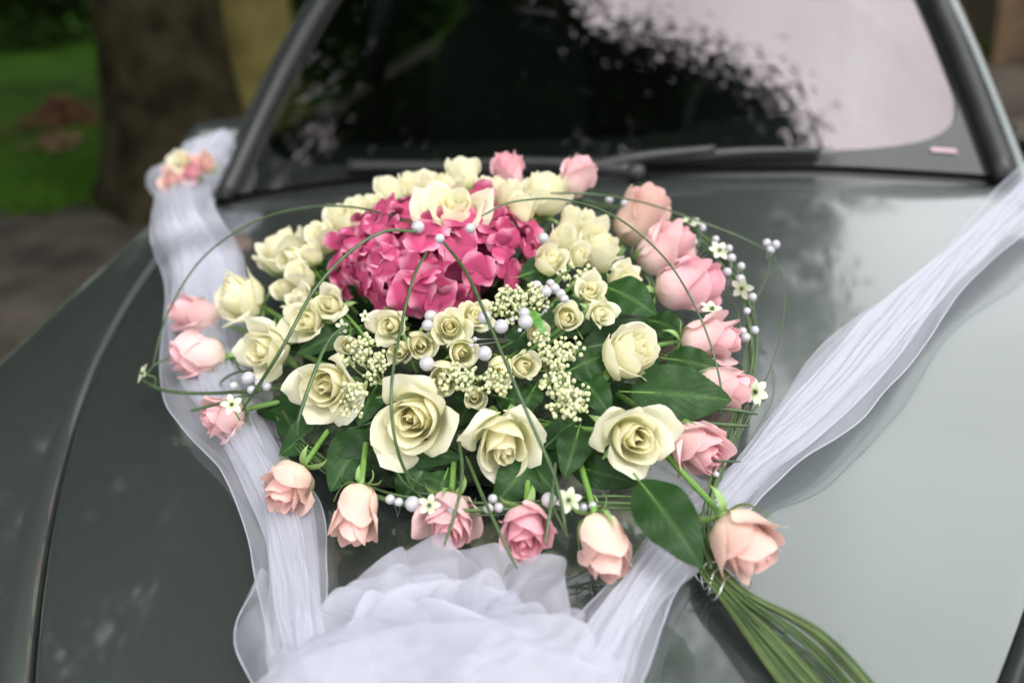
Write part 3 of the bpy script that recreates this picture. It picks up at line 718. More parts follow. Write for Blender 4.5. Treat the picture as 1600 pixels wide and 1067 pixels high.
for row in [
 ('cream rose leaning far left above the two pale pink roses', 371, 466, 92, (-.72, .30, .50), .085, 'half'),
 ('cream rose pointing up at the upper left with buds in front', 440, 392, 86, (-.45, .80, .25), .10, 'half'),
 ('cream rose left of centre with a soft yellow heart', 414, 548, 98, (-.50, -.10, .78), .09, 'bloom'),
 ('wide cream rose beside the left viburnum buds', 510, 606, 118, (-.22, -.22, .88), .10, 'bloom'),
 ('largest open cream rose in the lower middle', 647, 657, 142, (-.10, -.15, .95), .10, 'bloom'),
 ('open cream rose right of the largest one above the pearl garland', 788, 692, 126, (.12, -.42, .85), .085, 'bloom'),
 ('open cream rose with yellow centre between leaves and pink rose', 992, 685, 128, (.18, -.05, .95), .095, 'bloom'),
 ('cream rose at right standing upright above the large leaf', 986, 550, 100, (.50, .35, .62), .115, 'half'),
 ('tall cream rose at the back beside the deep pink bud', 848, 298, 92, (.12, .92, .30), .15, 'half'),
 ('cream rose set in the middle of the pink hydrangea', 708, 335, 118, (.0, .62, .72), .185, 'bloom'),
 ('cream rose behind the buds at the upper left of the hydrangea', 543, 352, 74, (-.35, .80, .40), .13, 'half'),
 ('cream rose at the upper right between buds and pink roses', 938, 388, 76, (.45, .72, .42), .115, 'half'),
 ('cream rose behind the upper right leaf', 978, 440, 74, (.62, .45, .5), .10, 'bloom'),
]:
    lab, px, py, w, d, h, k = row; rose('rose', lab, px, py, w, d, h, k, M_CREAM, group=CG_)
for row in [
 ('small cream bud in front of the upper left cream rose', 452, 405, 38, (-.3, -.3, .8), .125, 'spraybud'),
 ('small cream bud at upper left touching the hydrangea', 505, 368, 46, (-.3, .55, .6), .135, 'spraybud'),
 ('opening cream bud above the left grass arc', 530, 338, 44, (-.2, .85, .3), .14, 'spraybud'),
 ('ruffled cream spray rose right of the far left cream rose', 478, 500, 76, (-.45, .05, .85), .115, 'spray'),
 ('small cream spray rose half behind the ruffled one', 468, 466, 50, (-.5, .6, .5), .115, 'spray'),
 ('small cream spray rose under the left edge of the hydrangea', 517, 478, 58, (-.35, .15, .9), .125, 'spray'),
 ('cream spray rose below the hydrangea crossed by a grass blade', 610, 510, 66, (-.25, -.1, .95), .135, 'spray'),
 ('cream spray rose with tight spiral heart below the hydrangea', 703, 513, 58, (.05, .1, .98), .14, 'spray'),
 ('oval cream bud left of the tight spiral spray rose', 656, 538, 46, (.25, -.25, .9), .13, 'spraybud'),
 ('round cream bud under the tight spiral spray rose', 722, 552, 46, (.2, -.1, .95), .13, 'spraybud'),
 ('cream bud left of the single pearl above the largest rose', 625, 548, 38, (-.1, -.2, .9), .12, 'spraybud'),
 ('low cream bud above the largest cream rose', 692, 590, 46, (-.05, -.3, .9), .12, 'spraybud'),
 ('white cream bud in the viburnum right of centre', 782, 578, 46, (-.05, -.35, .9), .125, 'spraybud'),
 ('cream bud behind the right viburnum sprig', 820, 572, 44, (.3, .1, .9), .12, 'spraybud'),
 ('cream spray rose peeking out under the hydrangea front', 742, 492, 56, (.2, .35, .85), .14, 'spray'),
 ('small cream bud left of the two right spray roses', 886, 495, 42, (.15, .1, .9), .125, 'spraybud'),
 ('cream spray rose at right above its lower twin', 922, 455, 52, (.1, .35, .85), .13, 'spray'),
 ('cream spray rose at right lower of the pair beside the leaf', 940, 490, 52, (.5, -.1, .8), .125, 'spray'),
 ('cream bud right of the hydrangea edge', 858, 405, 48, (.3, .45, .8), .14, 'spraybud'),
 ('cream bud second above the right hydrangea edge', 878, 374, 44, (.3, .6, .65), .14, 'spraybud'),
 ('green cream bud topmost of the right bud column', 895, 343, 42, (.3, .8, .4), .14, 'spraybud'),
 ('plump cream bud beside the upper right cream rose', 925, 354, 46, (.35, .8, .4), .13, 'spraybud'),
 ('cream bud at the left end of the back row', 583, 322, 48, (-.3, .75, .5), .15, 'spray'),
 ('cream bud second from the left in the back row', 610, 296, 44, (-.2, .92, .2), .15, 'spraybud'),
 ('cream bud third from the left in the back row', 642, 288, 44, (-.1, .95, .2), .155, 'spraybud'),
 ('cream bud fourth from the left in the back row', 678, 290, 46, (0, .95, .2), .16, 'spraybud'),
 ('tallest cream bud in the back row', 725, 271, 56, (.05, .95, .2), .16, 'spraybud'),
 ('cream bud right of the tallest bud in the back row', 762, 298, 46, (.1, .93, .3), .165, 'spraybud'),
 ('cream bud before the tall back rose', 815, 322, 46, (.15, .85, .4), .16, 'spraybud'),
 ('cream bud in the left stem cluster above the ruffled spray rose', 470, 428, 40, (-.4, .6, .6), .12, 'spraybud'),
 ('small green cream bud between the upper left cream rose and hydrangea', 487, 396, 36, (-.3, .7, .5), .13, 'spraybud'),
 ('cream spray rose filling the back row before the tallest bud', 700, 292, 44, (0, .85, .4), .165, 'spray'),
 ('half open cream bud beside the small deep pink rose', 790, 302, 44, (.1, .85, .4), .165, 'spraybud'),
 ('cream spray rose at the top left of the hydrangea', 592, 345, 40, (-.3, .7, .6), .15, 'spray'),
 ('little cream bud by the pearls at the right hydrangea edge', 905, 400, 38, (.3, .4, .8), .135, 'spraybud'),
 ('small cream bud in the gap above the open lower middle rose', 742, 620, 34, (.1, -.2, .9), .105, 'spraybud'),
 ('green cream bud right of the ruffled spray rose', 545, 540, 34, (-.1, .1, .95), .115, 'spraybud'),
 ('small cream bud left of the viburnum beside the upright cream rose', 842, 520, 34, (.2, .1, .9), .125, 'spraybud'),
 ('small cream bud at the left stems under the upper left rose', 446, 452, 36, (-.5, .3, .8), .10, 'spraybud'),
 ('cream bud at the foot of the back row beside the hydrangea', 560, 330, 40, (-.3, .85, .4), .145, 'spraybud'),
]:
    lab, px, py, w, d, h, k = row; rose('spray_rose', lab, px, py, w, d, h, k, M_SPRAY, group=SG_, reach=.35)

# ------------------------------------------------------------------ hydrangea
HC = P(682, 402, .115); HS = depth(HC) / F
hyd = thing('hydrangea', 'deep pink hydrangea head in the middle of the arrangement', 'hydrangea', HC)
def hpet(seed):
    rg = np.random.default_rng(seed); V = []; A = []; nu, nv = 9, 8; ph = rg.uniform(0, 6, 3)
    for j in range(nv):
        v = j / (nv - 1)
        for i in range(nu):
            u = -1 + 2 * i / (nu - 1)
            w = .62 * (math.sin(math.pi * (v * .80 + .06)) ** .8 + .0)
            x = .03 + v * (1.0 - .16 * u * u * v); y = u * w
            z = .28 * v - .40 * v * v * (1 + .6 * math.sin(ph[0])) + .13 * math.sin(u * 2.4 + ph[1]) * v + .05 * math.sin(u * 6 + ph[2]) * v * v - .10 * u * u * math.sin(ph[2])
            V.append((x, y, z)); A.append((v, .5 + .5 * rg.random() * .3, u * u))
    me = mesh('petal', V, gridf(nu, nv), True, np.array(A)); me.materials.append(M_HYD); return me
HP = [hpet(i) for i in range(8)]
V, f = ico(1); FC = mesh('floret', V * .085 + (0, 0, .02), f); FC.materials.append(M_HYD)
rg = random.Random(11)
hr = np.array([150, 150, 84]) * HS                    # half extents: across, along the bonnet, up
pts = []
k = 0
while len(pts) < 74 and k < 60000:
    k += 1
    d = N3([rg.gauss(0, 1), rg.gauss(0, 1), rg.gauss(0, 1)])
    if d[2] < -.25 or d[1] > .75: continue
    p = HC + d * hr
    if np.linalg.norm(p - P(708, 338, .17)) < .046: continue
    if any(np.linalg.norm(p - q) < .0215 for q, _ in pts): continue
    pts.append((p, d))
for p, d in pts:
    n_ = N3(d / hr * hr.mean() + np.array([rg.gauss(0, .36), rg.gauss(0, .36), rg.gauss(0, .36)]) + np.array([0, -.05, .2]))
    sz = .0262 * rg.uniform(.75, 1.2)
    fl = link('floret', FC, None, hyd); p2 = p + N3(d) * rg.uniform(-.012, .008)
    fl.matrix_local = Matrix.Translation(Vector(p2 - HC)) @ Vector(n_).to_track_quat('Z', 'Y').to_matrix().to_4x4() @ Matrix.Rotation(rg.random() * 6.28, 4, 'Z') @ Matrix.Scale(sz, 4)
    for q in range(4):
        o = link('petal', HP[rg.randrange(8)], None, fl); o.rotation_euler = (rg.uniform(-.4, .4), rg.uniform(-.55, .25), q * math.pi / 2 + rg.uniform(-.12, .12)); o.location.z = .02 * (q % 2); o.scale = (rg.uniform(.9, 1.1),) * 3
V, f = ico(3); link('core', mesh('core', V * hr * .80, f), noise_mat('hydrangea_gap_shade', (.16, .015, .05), (.28, .03, .09), 60, .8), hyd)  # inner filler, its dark pink stands in for shade between the florets
link('stem', mesh('stem', *tube([(0, 0, 0), (0, -.03, -.05), (0, -.05, -.09)], .005, 7)), M_STEM, hyd)

# ------------------------------------------------------------------ leaves
def leaf(name, label, b, tpx, wpx, hb, ht, lift=.008, up=None, droop=.0, cat='leaf', group='dark green rose leaves', mat=None, fold=.16, serr=1.0):
    B = P(b[0], b[1], hb); T = P(tpx[0], tpx[1], ht); L = T - B; ln = np.linalg.norm(L); d = L / ln
    n_ = AX(0, .25, 1) if up is None else N3(up)
    sd_ = N3(np.cross(n_, d)); n_ = np.cross(d, sd_); W_ = wpx * .5 * depth((B + T) / 2) / F
    nu, nv = 13, 44; V = []; A = []
    for j in range(nv):
        v = j / (nv - 1); w = W_ * math.sin(math.pi * v ** .85) ** .75 * (1 - .22 * v) * 1.12
        w *= 1 + .022 * serr * (1 if j % 2 else -1) * (0 < j < nv - 1)
        w = max(w, .0006)
        for i in range(nu):
            u = -1 + 2 * i / (nu - 1)
            z = lift * math.sin(math.pi * v) + fold * abs(u) * w - fold * .75 * u * u * w - droop * v * v + .0016 * math.sin(v * 20 + (2 if u > 0 else 0)) * abs(u)
            V.append(B + d * ln * v + sd_ * u * w + n_ * z); A.append((v, abs(u), u * u))
    o = thing(name, label, cat, B, group=group)
    bl = link('blade', mesh('blade', tolocal(o, V), gridf(nu, nv), True, np.array(A)), mat or M_LEAF, o)
    c = [B + d * ln * v + n_ * (lift * math.sin(math.pi * v) - droop * v * v - .0007) for v in np.linspace(-.12, .96, 14)]
    V, f = tube(c, np.linspace(.0012, .0004, 14), 5); link('midrib', mesh('midrib', tolocal(o, V), f), M_STEM, o)
    return o
for row in [
 ('dark leaf behind the right pair of spray roses', (946, 448), (1026, 492), 66, .125, .11),
 ('large glossy leaf pointing right beneath the upright cream rose', (985, 612), (1143, 625), 92, .095, .085),
 ('large leaf at the lower right left of the biggest peach rose', (1000, 752), (1097, 888), 92, .110, .085),
 ('leaf under the open cream rose pointing right', (893, 728), (998, 757), 52, .065, .06),
 ('leaf hanging down left of the open cream rose with yellow centre', (905, 668), (882, 748), 56, .085, .075),
 ('leaf between the right viburnum and the upright cream rose', (884, 582), (944, 556), 58, .115, .115),
 ('shaded leaf below the leaf beside the viburnum', (905, 588), (955, 650), 56, .105, .095),
 ('pale leaf behind the right rim between two pink roses', (1012, 500), (1078, 525), 46, .075, .07),
 ('large leaf hanging at lower left between two stems', (578, 672), (516, 768), 78, .075, .055),
 ('leaf under the lower middle cream rose pointing down left', (836, 716), (772, 790), 66, .075, .055),
 ('leaf right of the spray rose cluster under the hydrangea', (790, 540), (845, 515), 40, .115, .115),
 ('leaf below the largest cream rose', (612, 705), (722, 716), 48, .075, .07),
 ('leaf between the wide cream rose and the ruffled spray rose', (556, 512), (462, 556), 40, .10, .095),
 ('leaf over the hydrangea right edge beneath the bud column', (812, 432), (880, 415), 44, .13, .125),
 ('leaf at the far right rim behind the narrow pale pink rose', (1040, 560), (1130, 580), 50, .07, .06),
 ('leaf filling the gap between the two middle cream roses', (742, 612), (716, 668), 50, .09, .075),
 ('leaf above the lower middle cream rose under the viburnum', (775, 618), (842, 640), 46, .10, .085),
 ('leaf left of the dense viburnum head', (838, 600), (812, 655), 40, .10, .085),
 ('leaf between the largest cream rose and the wide cream rose', (590, 600), (560, 668), 46, .09, .075),
 ('leaf under the spray rose with tight spiral heart', (665, 560), (720, 575), 40, .10, .10),
 ('leaf right of the lower middle cream rose pointing up right', (850, 700), (902, 655), 44, .075, .075),
 ('leaf left of the ruffled spray rose over the left stems', (478, 548), (430, 500), 40, .085, .085),
 ('leaf among stems left of the hydrangea', (520, 440), (470, 402), 42, .11, .105),
 ('leaf behind the two right spray roses near the pearls', (905, 520), (870, 470), 44, .11, .11),
 ('leaf tucked behind the wide cream rose at lower left', (500, 690), (430, 640), 54, .06, .05),
]:
    lab, b_, t_, w, hb, ht = row; leaf('leaf', lab, b_, t_, w, hb - (.016 if hb < .08 else .010), ht - (.012 if hb < .08 else .008))
leaf('leaf', 'narrow bright green leaf beside the pearls right of centre', (824, 484), (857, 531), 17, .14, .135, mat=noise_mat('bright_leaf', (.07, .20, .035), (.11, .28, .05), 40, .4), serr=0)
# mostly hidden greenery under the flowers
rg = random.Random(4)
_near = [(308, 494, 'leftmost pink bud'), (312, 557, 'sideways pale pink rose'), (350, 650, 'lower left pink rose'), (451, 760, 'peach pink rose on the left ribbon'), (556, 800, 'slim hanging pale pink rose'), (700, 812, 'pink rose above the bow'), (822, 826, 'bright pink rose'), (942, 850, 'hanging peach rose'), (1092, 700, 'rose with deep pink centre'), (1128, 605, 'narrow pale pink rose'), (1108, 530, 'round pale pink rose'), (1074, 446, 'deep pink rim rose'), (1036, 390, 'middle rim rose at upper right'), (440, 392, 'upper left cream rose'), (371, 466, 'far left cream rose')]
_seen = set()
for k in range(30):
    a = k / 30 * 2 * math.pi + rg.uniform(-.1, .1)
    cx_, cy_ = 715 + 300 * math.cos(a) * rg.uniform(.45, .72), 585 + 210 * math.sin(a) * rg.uniform(.5, .72)
    tx, ty = 715 + 395 * math.cos(a) * rg.uniform(.80, .95), 580 + 262 * math.sin(a) * rg.uniform(.72, .92)
    if ty < 360: continue
    q = min(_near, key=lambda e: (e[0] - tx) ** 2 + (e[1] - ty) ** 2)
    lb = 'dark half hidden leaf ' + ('left' if tx < q[0] else 'right') + (' above' if ty < q[1] else ' below') + ' the ' + q[2]
    if lb in _seen: continue
    _seen.add(lb)
    leaf('leaf', lb, (cx_, cy_), (tx, ty), rg.uniform(46, 70), .055, rg.uniform(.025, .045), group='greenery under the flowers')
# foam the stems are pushed into
fc = P(705, 610, 0.0); V, f = ico(5); Vn = []
for v in V:
    q = 1 + .10 * noise.noise(Vector(v * 5)) + .05 * noise.noise(Vector(v * 14))
    Vn.append(v * q * (.205, .215, .060) + fc + np.array([0, .01, 0]))
Vn = np.array(Vn); Vn[:, 2] = np.maximum(Vn[:, 2], hoodz(Vn[:, 0], Vn[:, 1]) + .003)
tag(link('moss_base', mesh('moss_base', Vn, f), M_FOAM), 'dark moss covered foam base hidden under the flowers', 'flower base')
hb_ = P(690, 455, .0); V, f = ico(4); Vn = V * (.12, .13, .10) + hb_; Vn[:, 2] = np.maximum(Vn[:, 2], hoodz(Vn[:, 0], Vn[:, 1]) + .003)
tag(link('moss_base', mesh('moss_base', Vn, f), M_FOAM), 'raised dark moss mound that carries the hydrangea', 'flower base')

# ------------------------------------------------------------------ viburnum sprigs
def viburnum(label, px, py, rx, ry, h, n_, foot, seed):
    rg = np.random.default_rng(seed); C = P(px, py, h); s = depth(C) / F
    o = thing('viburnum_sprig', label, 'sprig', C, group='sprigs of tiny cream viburnum buds'); B = P(foot[0], foot[1], h - .03)
    bud = MB(); st = MB(); Vi, fi = ico(2); hubs = []
    for k in range(max(5, n_ // 14)):
        a, r_ = rg.random() * 6.28, rg.random() ** .5
        hubs.append(C + (RT * math.cos(a) * rx * r_ * .8 + UP * math.sin(a) * ry * r_ * .8) * s - FW * rg.uniform(-.004, .008))
    for hub in hubs:
        st.add(*tube(catmull([B, (B + hub) / 2 - np.array([0, 0, .006]), hub], 7), np.linspace(.0011, .0006, 7), 5))
        for q in range(14):
            d = N3(rg.normal(size=3) - FW * 1.0); p = hub + d * rg.uniform(.006, .0135)
            st.add(*tube([hub, p], .00035, 3)); bud.add(Vi * rg.uniform(.0017, .0027) * np.array([1, 1, 1.1]) + p, fi)
    b = link('buds', mesh('buds', tolocal(o, bud.V), bud.F), M_BUDS, o); b['kind'] = 'stuff'
    link('stems', mesh('stems', tolocal(o, st.V), st.F), M_VSTEM, o)
viburnum('cream viburnum buds between the wide cream rose and spray roses', 570, 562, 38, 44, .125, 150, (600, 600), 1)
viburnum('small viburnum tuft hanging on the wide cream rose edge', 556, 622, 18, 30, .135, 50, (575, 590), 2)
viburnum('viburnum buds just right of the hydrangea below the bud', 822, 465, 40, 34, .145, 150, (800, 500), 3)
viburnum('viburnum buds under the low cream bud above two cream roses', 760, 600, 45, 22, .12, 110, (770, 570), 4)
viburnum('dense viburnum head at right reaching the dark leaf', 884, 612, 36, 44, .13, 170, (850, 560), 5)
viburnum('viburnum buds beside the pearls right of centre', 868, 548, 42, 30, .13, 150, (840, 570), 6)
viburnum('small viburnum tuft among the small buds above the largest rose', 712, 590, 30, 18, .12, 70, (735, 570), 7)
viburnum('tiny viburnum tuft behind the pearls at centre', 790, 480, 25, 22, .14, 60, (800, 500), 8)
viburnum('sparse viburnum tuft at right behind the spray roses', 900, 430, 26, 16, .13, 60, (905, 470), 9)

# ------------------------------------------------------------------ grass blades and loops
def blade(label, pts, wpx=4.5, name='grass_loop', group='thin green grass blades looping over the arrangement', flat=.4):
    c = catmull([P(a, b, h) for a, b, h in pts], 8 * len(pts)); s = depth(c.mean(0)) / F
    r_ = np.full(len(c), wpx * .5 * s); r_[-4:] *= np.linspace(1, .45, 4); r_[:3] *= np.linspace(.6, 1, 3)
    V, f = tube(c, r_, 6, flat, ref=-FW)
    return tag(link(name, mesh(name, V, f), M_GRASS), label, 'grass loop', group)
for lab, pts, w in [
 ('long thin grass arc over the far left of the bonnet', [(238, 575, .05), (262, 490, .10), (315, 405, .15), (395, 348, .18), (475, 325, .19), (560, 325, .19), (650, 350, .185)], 3.2),
 ('thick grass blade from the hydrangea down to the left pearls', [(652, 362, .20), (600, 362, .205), (545, 395, .20), (490, 455, .185), (440, 545, .155), (378, 642, .08)], 5.5),
 ('grass blade falling from the hydrangea across the left spray rose', [(667, 393, .205), (644, 440, .205), (625, 520, .185), (612, 600, .165), (616, 680, .13), (640, 745, .08), (690, 770, .05)], 5),
 ('long grass blade falling from the hydrangea to the lower right', [(688, 372, .205), (728, 425, .21), (762, 500, .195), (798, 585, .17), (832, 665, .14), (868, 750, .10), (886, 838, .06)], 5.5),
 ('short curved grass blade in front of the wide cream rose', [(548, 505, .15), (515, 530, .155), (490, 585, .145), (468, 650, .12), (464, 682, .10)], 6),
 ('thin grass arc over the upper right pink roses', [(752, 338, .20), (800, 316, .205), (880, 312, .20), (960, 338, .19), (1040, 405, .165), (1095, 498, .13), (1124, 590, .09), (1126, 650, .06)], 3.2),
 ('grass arc sweeping behind the upper right rim to the lone pearls', [(860, 302, .17), (930, 304, .16), (1010, 318, .13), (1090, 345, .11), (1160, 372, .09), (1206, 396, .08)], 3.2),
 ('hair thin grass loop at the far right', [(1206, 394, .08), (1224, 440, .07), (1222, 510, .055), (1200, 585, .035), (1160, 660, .025)], 2.0),
 ('short thin grass under the lone pearls at right', [(1206, 396, .08), (1195, 440, .065), (1172, 490, .05), (1160, 560, .04)], 2.4),
 ('horizontal grass at far left ending in a white flower', [(218, 592, .055), (262, 611, .055), (340, 614, .06), (450, 605, .08), (520, 600, .08)], 5.5),
 ('short grass from the far left flower up to the pale pink rose', [(222, 592, .055), (248, 566, .055), (300, 548, .05)], 4),
 ('grass stick lying across the lower left pink rose', [(298, 642, .075), (350, 628, .08), (420, 606, .09)], 5),
 ('grass blade hanging in front of the open pink rose above the bow', [(716, 678, .10), (722, 735, .10), (714, 790, .095), (694, 852, .075)], 5.5),
 ('grass blade pointing down between the two bow roses', [(728, 712, .085), (752, 770, .085), (782, 835, .075), (808, 888, .055)], 5.5),
 ('grass blade hanging in front of the bright pink rose', [(868, 722, .09), (862, 780, .088), (852, 850, .075)], 6),
 ('short grass tip right of the bright pink rose', [(852, 770, .075), (870, 805, .07), (888, 840, .06)], 4.5),
 ('loose grass loop below the largest cream rose', [(610, 690, .07), (622, 740, .06), (650, 768, .055), (690, 772, .055)], 4),
 ('second loose grass loop below the largest cream rose', [(625, 700, .065), (640, 755, .058), (668, 780, .05), (720, 780, .05)], 3.5),
 ('grass curve under the wide cream rose', [(470, 660, .05), (530, 672, .06), (600, 655, .07)], 4.5),
 ('grass loop at left between the cream rose and pearls', [(410, 592, .05), (372, 575, .05), (380, 545, .055), (420, 535, .06)], 4),
 ('dark grass loop beneath the left cream rose', [(440, 600, .05), (380, 615, .035), (345, 600, .035), (370, 582, .045), (420, 580, .05)], 4),
 ('cut grass end pointing right above the lower right ribbon', [(1060, 660, .06), (1110, 662, .06), (1172, 666, .058)], 7),
 ('short cut grass end just below the white flower at right', [(1090, 640, .06), (1140, 640, .06), (1184, 647, .055)], 6),
 ('cut grass end lying over the right ribbon', [(1080, 716, .055), (1120, 720, .055), (1158, 721, .055)], 4),
 ('grass stem along the right side below the white star', [(1200, 618, .04), (1178, 640, .04), (1150, 690, .035), (1118, 760, .03)], 4),
]: blade(lab, pts, w)
# garland of grass round the lower and right rim
rg = random.Random(9)
low = [(440, 655, .04), (470, 700, .04), (540, 755, .045), (610, 785, .055), (700, 798, .06), (790, 798, .062), (880, 794, .06), (960, 792, .055), (1030, 800, .05), (1090, 835, .04), (1108, 880, .03)]
right_ = [(900, 318, .10), (980, 330, .09), (1060, 355, .08), (1120, 395, .07), (1155, 450, .06), (1172, 520, .05), (1165, 600, .045), (1140, 680, .04), (1112, 760, .035), (1104, 830, .03), (1106, 885, .03)]
def jit(path, j): 
    dx, dy = rg.gauss(0, j), rg.gauss(0, j); return [(a + dx * (1 - .8 * (i == len(path) - 1)) + rg.gauss(0, j * .3), b + dy * (1 - .8 * (i == len(path) - 1)) + rg.gauss(0, j * .3), max(.012, h + rg.gauss(0, .006))) for i, (a, b, h) in enumerate(path)]
def strands(name, label, path, n_, j, w, cat):
    o = thing(name, label, cat, P(1106, 880, .02))
    for k in range(n_):
        q = path if k == 0 else jit(path, j)
        c = catmull([P(*p) for p in q], 60); V, f = tube(c, w * rg.uniform(.7, 1.15) * .5 * depth(c.mean(0)) / F, 6, .6, ref=-FW)
        link('strand', mesh('strand', tolocal(o, V), f), M_STALK, o)
strands('grass_garland', 'garland of grass strands along the lower rim above the bow', low, 6, 7, 5, 'garland')
strands('grass_garland', 'garland of thin grass strands curving up the right rim', right_, 9, 9, 3.6, 'garland')
gb_ = thing('grass_bundle', 'bundle of long grass stalks tied with silver wire at lower right', 'grass bundle', P(1106, 880, .02))
for k in range(58):
    q = rg.uniform(-1, 1); e = rg.random(); x0, y0 = 1102 + 13 * q + rg.gauss(0, 3), 800 + rg.uniform(0, 50)
    ex, ey = 1243 + 44 * (q * .85 + rg.gauss(0, .2)), 1085 - 34 * q
    pth = [(x0 - 4, y0, .028 + .006 * e), (1104 + 16 * q, 878 - 6 * q, .022 + .012 * e), (1150 + 19 * q, 932 - 10 * q, .020 + .014 * e), (ex, ey - 70, .012 + .02 * e), (ex + 95 + 10 * q, ey + 40, .01 + .016 * e), (ex + 200 + 20 * q, ey + 190, .008 + .012 * e)]
    c = catmull([P(*p) for p in pth], 40); V, f = tube(c, rg.uniform(1.9, 3.5) * .5 * 1.2 * depth(c[10]) / F, 6, .8, ref=-FW)
    link('stalk', mesh('stalk', tolocal(gb_, V), f), M_STALK2 if k % 3 == 0 else M_STALK, gb_)
ctr = P(1122, 905, .024); axd = N3(P(1150, 945, .022) - P(1095, 865, .022)); s1 = N3(np.cross(axd, (0, 0, 1))); s2 = np.cross(axd, s1)
m = []
for k in range(46):
    a = k * .42; m.append(ctr + axd * (-.016 + .034 * k / 46 + .006 * math.sin(k * .9)) + s1 * math.cos(a) * .0165 + s2 * math.sin(a) * .0125)
V, f = tube(m, .0007, 5); link('wire', mesh('wire', tolocal(gb_, V), f), M_WIRE, gb_)

# ------------------------------------------------------------------ pearls
V, f = ico(3); PEARL = mesh('pearl', V, f); PEARL.materials.append(M_PEARL)
def pearl_obj(px, py, r_, h, parent=None):
    c = P(px, py, h); s = r_ * depth(c) / F; o = link('pearl', PEARL, None, parent)
    o.matrix_local = (Matrix.Translation(Vector(tolocal(parent, [c])[0])) if parent else Matrix.Translation(Vector(c))) @ Matrix.Scale(s, 4); return o, c, s
def pearls(label, lst, h, foot=None, grp='white pearls'):
    c0 = P(lst[0][0], lst[0][1], h); o = thing('pearl_pin' if len(lst) == 1 else 'pearl_cluster', label, 'pearls', c0, group=grp)
    w = MB()
    for i, (a, b, r_) in enumerate(lst):
        _, c, s = pearl_obj(a, b, r_, h + (.004 * math.sin(i * 2.1) if i else 0), o)
        e = P(*foot) if foot else c0 - np.array([0, -.012, .03])
        w.add(*tube(catmull([c, (c + e) / 2 + np.array([.002, 0, .001]), e], 6), .0004, 4))
    link('wire', mesh('wire', tolocal(o, w.V), w.F), M_WIRE, o)
for lab, lst, h in [
 ('cluster of five pearls on the grass at left', [(388, 591, 11), (365, 603, 7), (393, 609, 7), (405, 598, 7), (417, 604, 7)], .095),
 ('pair of small pearls at the left end of the lower garland', [(610, 780, 8), (623, 784, 7)], .07),
 ('single large pearl on the left part of the lower garland', [(645, 787, 12.5)], .07),
 ('pair of small pearls right of the left garland flower', [(690, 795, 7), (706, 796, 8)], .07),
 ('triangle of three pearls in the middle of the lower garland', [(770, 779, 7.5), (763, 794, 8), (779, 793, 8)], .072),
 ('single large pearl on the right part of the lower garland', [(858, 781, 12.5)], .075),
 ('pair of small pearls right of the right garland flower', [(912, 793, 7), (926, 790, 7)], .068),
 ('single pearl below the left bud cluster above the largest rose', [(667, 568, 12)], .14),
 ('single pearl right of the round bud under the spray roses', [(757, 552, 12)], .145),
 ('large pearl at centre crossed by the long grass blade', [(783, 510, 11.5)], .15),
 ('two pearls beside the narrow bright leaf', [(821, 503, 12), (819, 489, 9)], .15),
 ('pearl at the lower front edge of the hydrangea', [(757, 496, 11)], .155),
 ('two pearls left of the tight spiral spray rose', [(673, 494, 10), (668, 508, 9)], .15),
 ('pearl on the left shoulder of the hydrangea rose', [(653, 355, 10.5)], .20),
 ('small pearl on the right shoulder of the hydrangea rose', [(735, 357, 8.5)], .205),
 ('small pearl on the front middle of the hydrangea rose', [(687, 373, 8)], .21),
 ('small pearl at the right edge of the hydrangea', [(849, 372, 8.5)], .17),
 ('cluster of six pearls right of the hydrangea', [(838, 447, 9), (853, 456, 9), (866, 451, 9), (876, 459, 8), (882, 467, 7), (860, 443, 7)], .15),
 ('lone trio of pearls on a grass tip at far upper right', [(1198, 380, 7), (1212, 382, 7), (1204, 390, 7)], .085),
 ('trio of pearls on the right rim below the garland flowers', [(1160, 518, 7), (1165, 527, 7.5), (1179, 516, 7)], .06),
 ('pearls around the upper garland flower on the right rim', [(1084, 378, 6.5), (1060, 352, 6), (1097, 356, 6.5), (1118, 374, 6), (1139, 388, 6)], .085),
 ('pearls around the middle garland flower on the right rim', [(1136, 425, 7), (1143, 403, 7), (1158, 416, 6.5), (1157, 436, 7.5), (1176, 464, 6.5), (1167, 486, 6)], .075),
 ('pair of small pearls at the top of the right garland', [(952, 312, 6.5), (976, 318, 6.5)], .115),
 ('tiny pearl spray beside the single pearl at centre', [(800, 500, 4), (742, 530, 4), (737, 540, 4), (812, 516, 3.5), (855, 480, 3.5), (852, 486, 3)], .15),
 ('tiny pearl under the deep pink centred rose', [(1119, 741, 5)], .045),
]: pearls(lab, lst, h)

# ------------------------------------------------------------------ white star flowers
def spet():
    V = []; A = []
    for j in range(8):
        v = j / 7; w = .30 * math.sin(math.pi * (v * .93 + .03)) ** .8
        for u in (-1, -.5, 0, .5, 1): V.append((.10 + .9 * v, u * w, .22 * v - .10 * v * v + .10 * u * u * w)); A.append((v, 1, u * u))
    me = mesh('petal', V, gridf(5, 8), True, np.array(A)); me.materials.append(M_STAR); return me
SPT = spet(); V, f = ico(2); OV = mesh('ovary', V * (.17, .17, .2) + (0, 0, .14), f); OV.materials.append(M_OVARY)
_an = MB(); 
for k in range(6):
    a = k * math.pi / 3 + .5; _an.add(*tube([(0, 0, .02), (.28 * math.cos(a), .28 * math.sin(a), .3)], .018, 4)).add(ico(1)[0] * .04 + (.28 * math.cos(a), .28 * math.sin(a), .31), ico(1)[1])
ANT = mesh('stamens', _an.V, _an.F); ANT.materials.append(M_STAR)
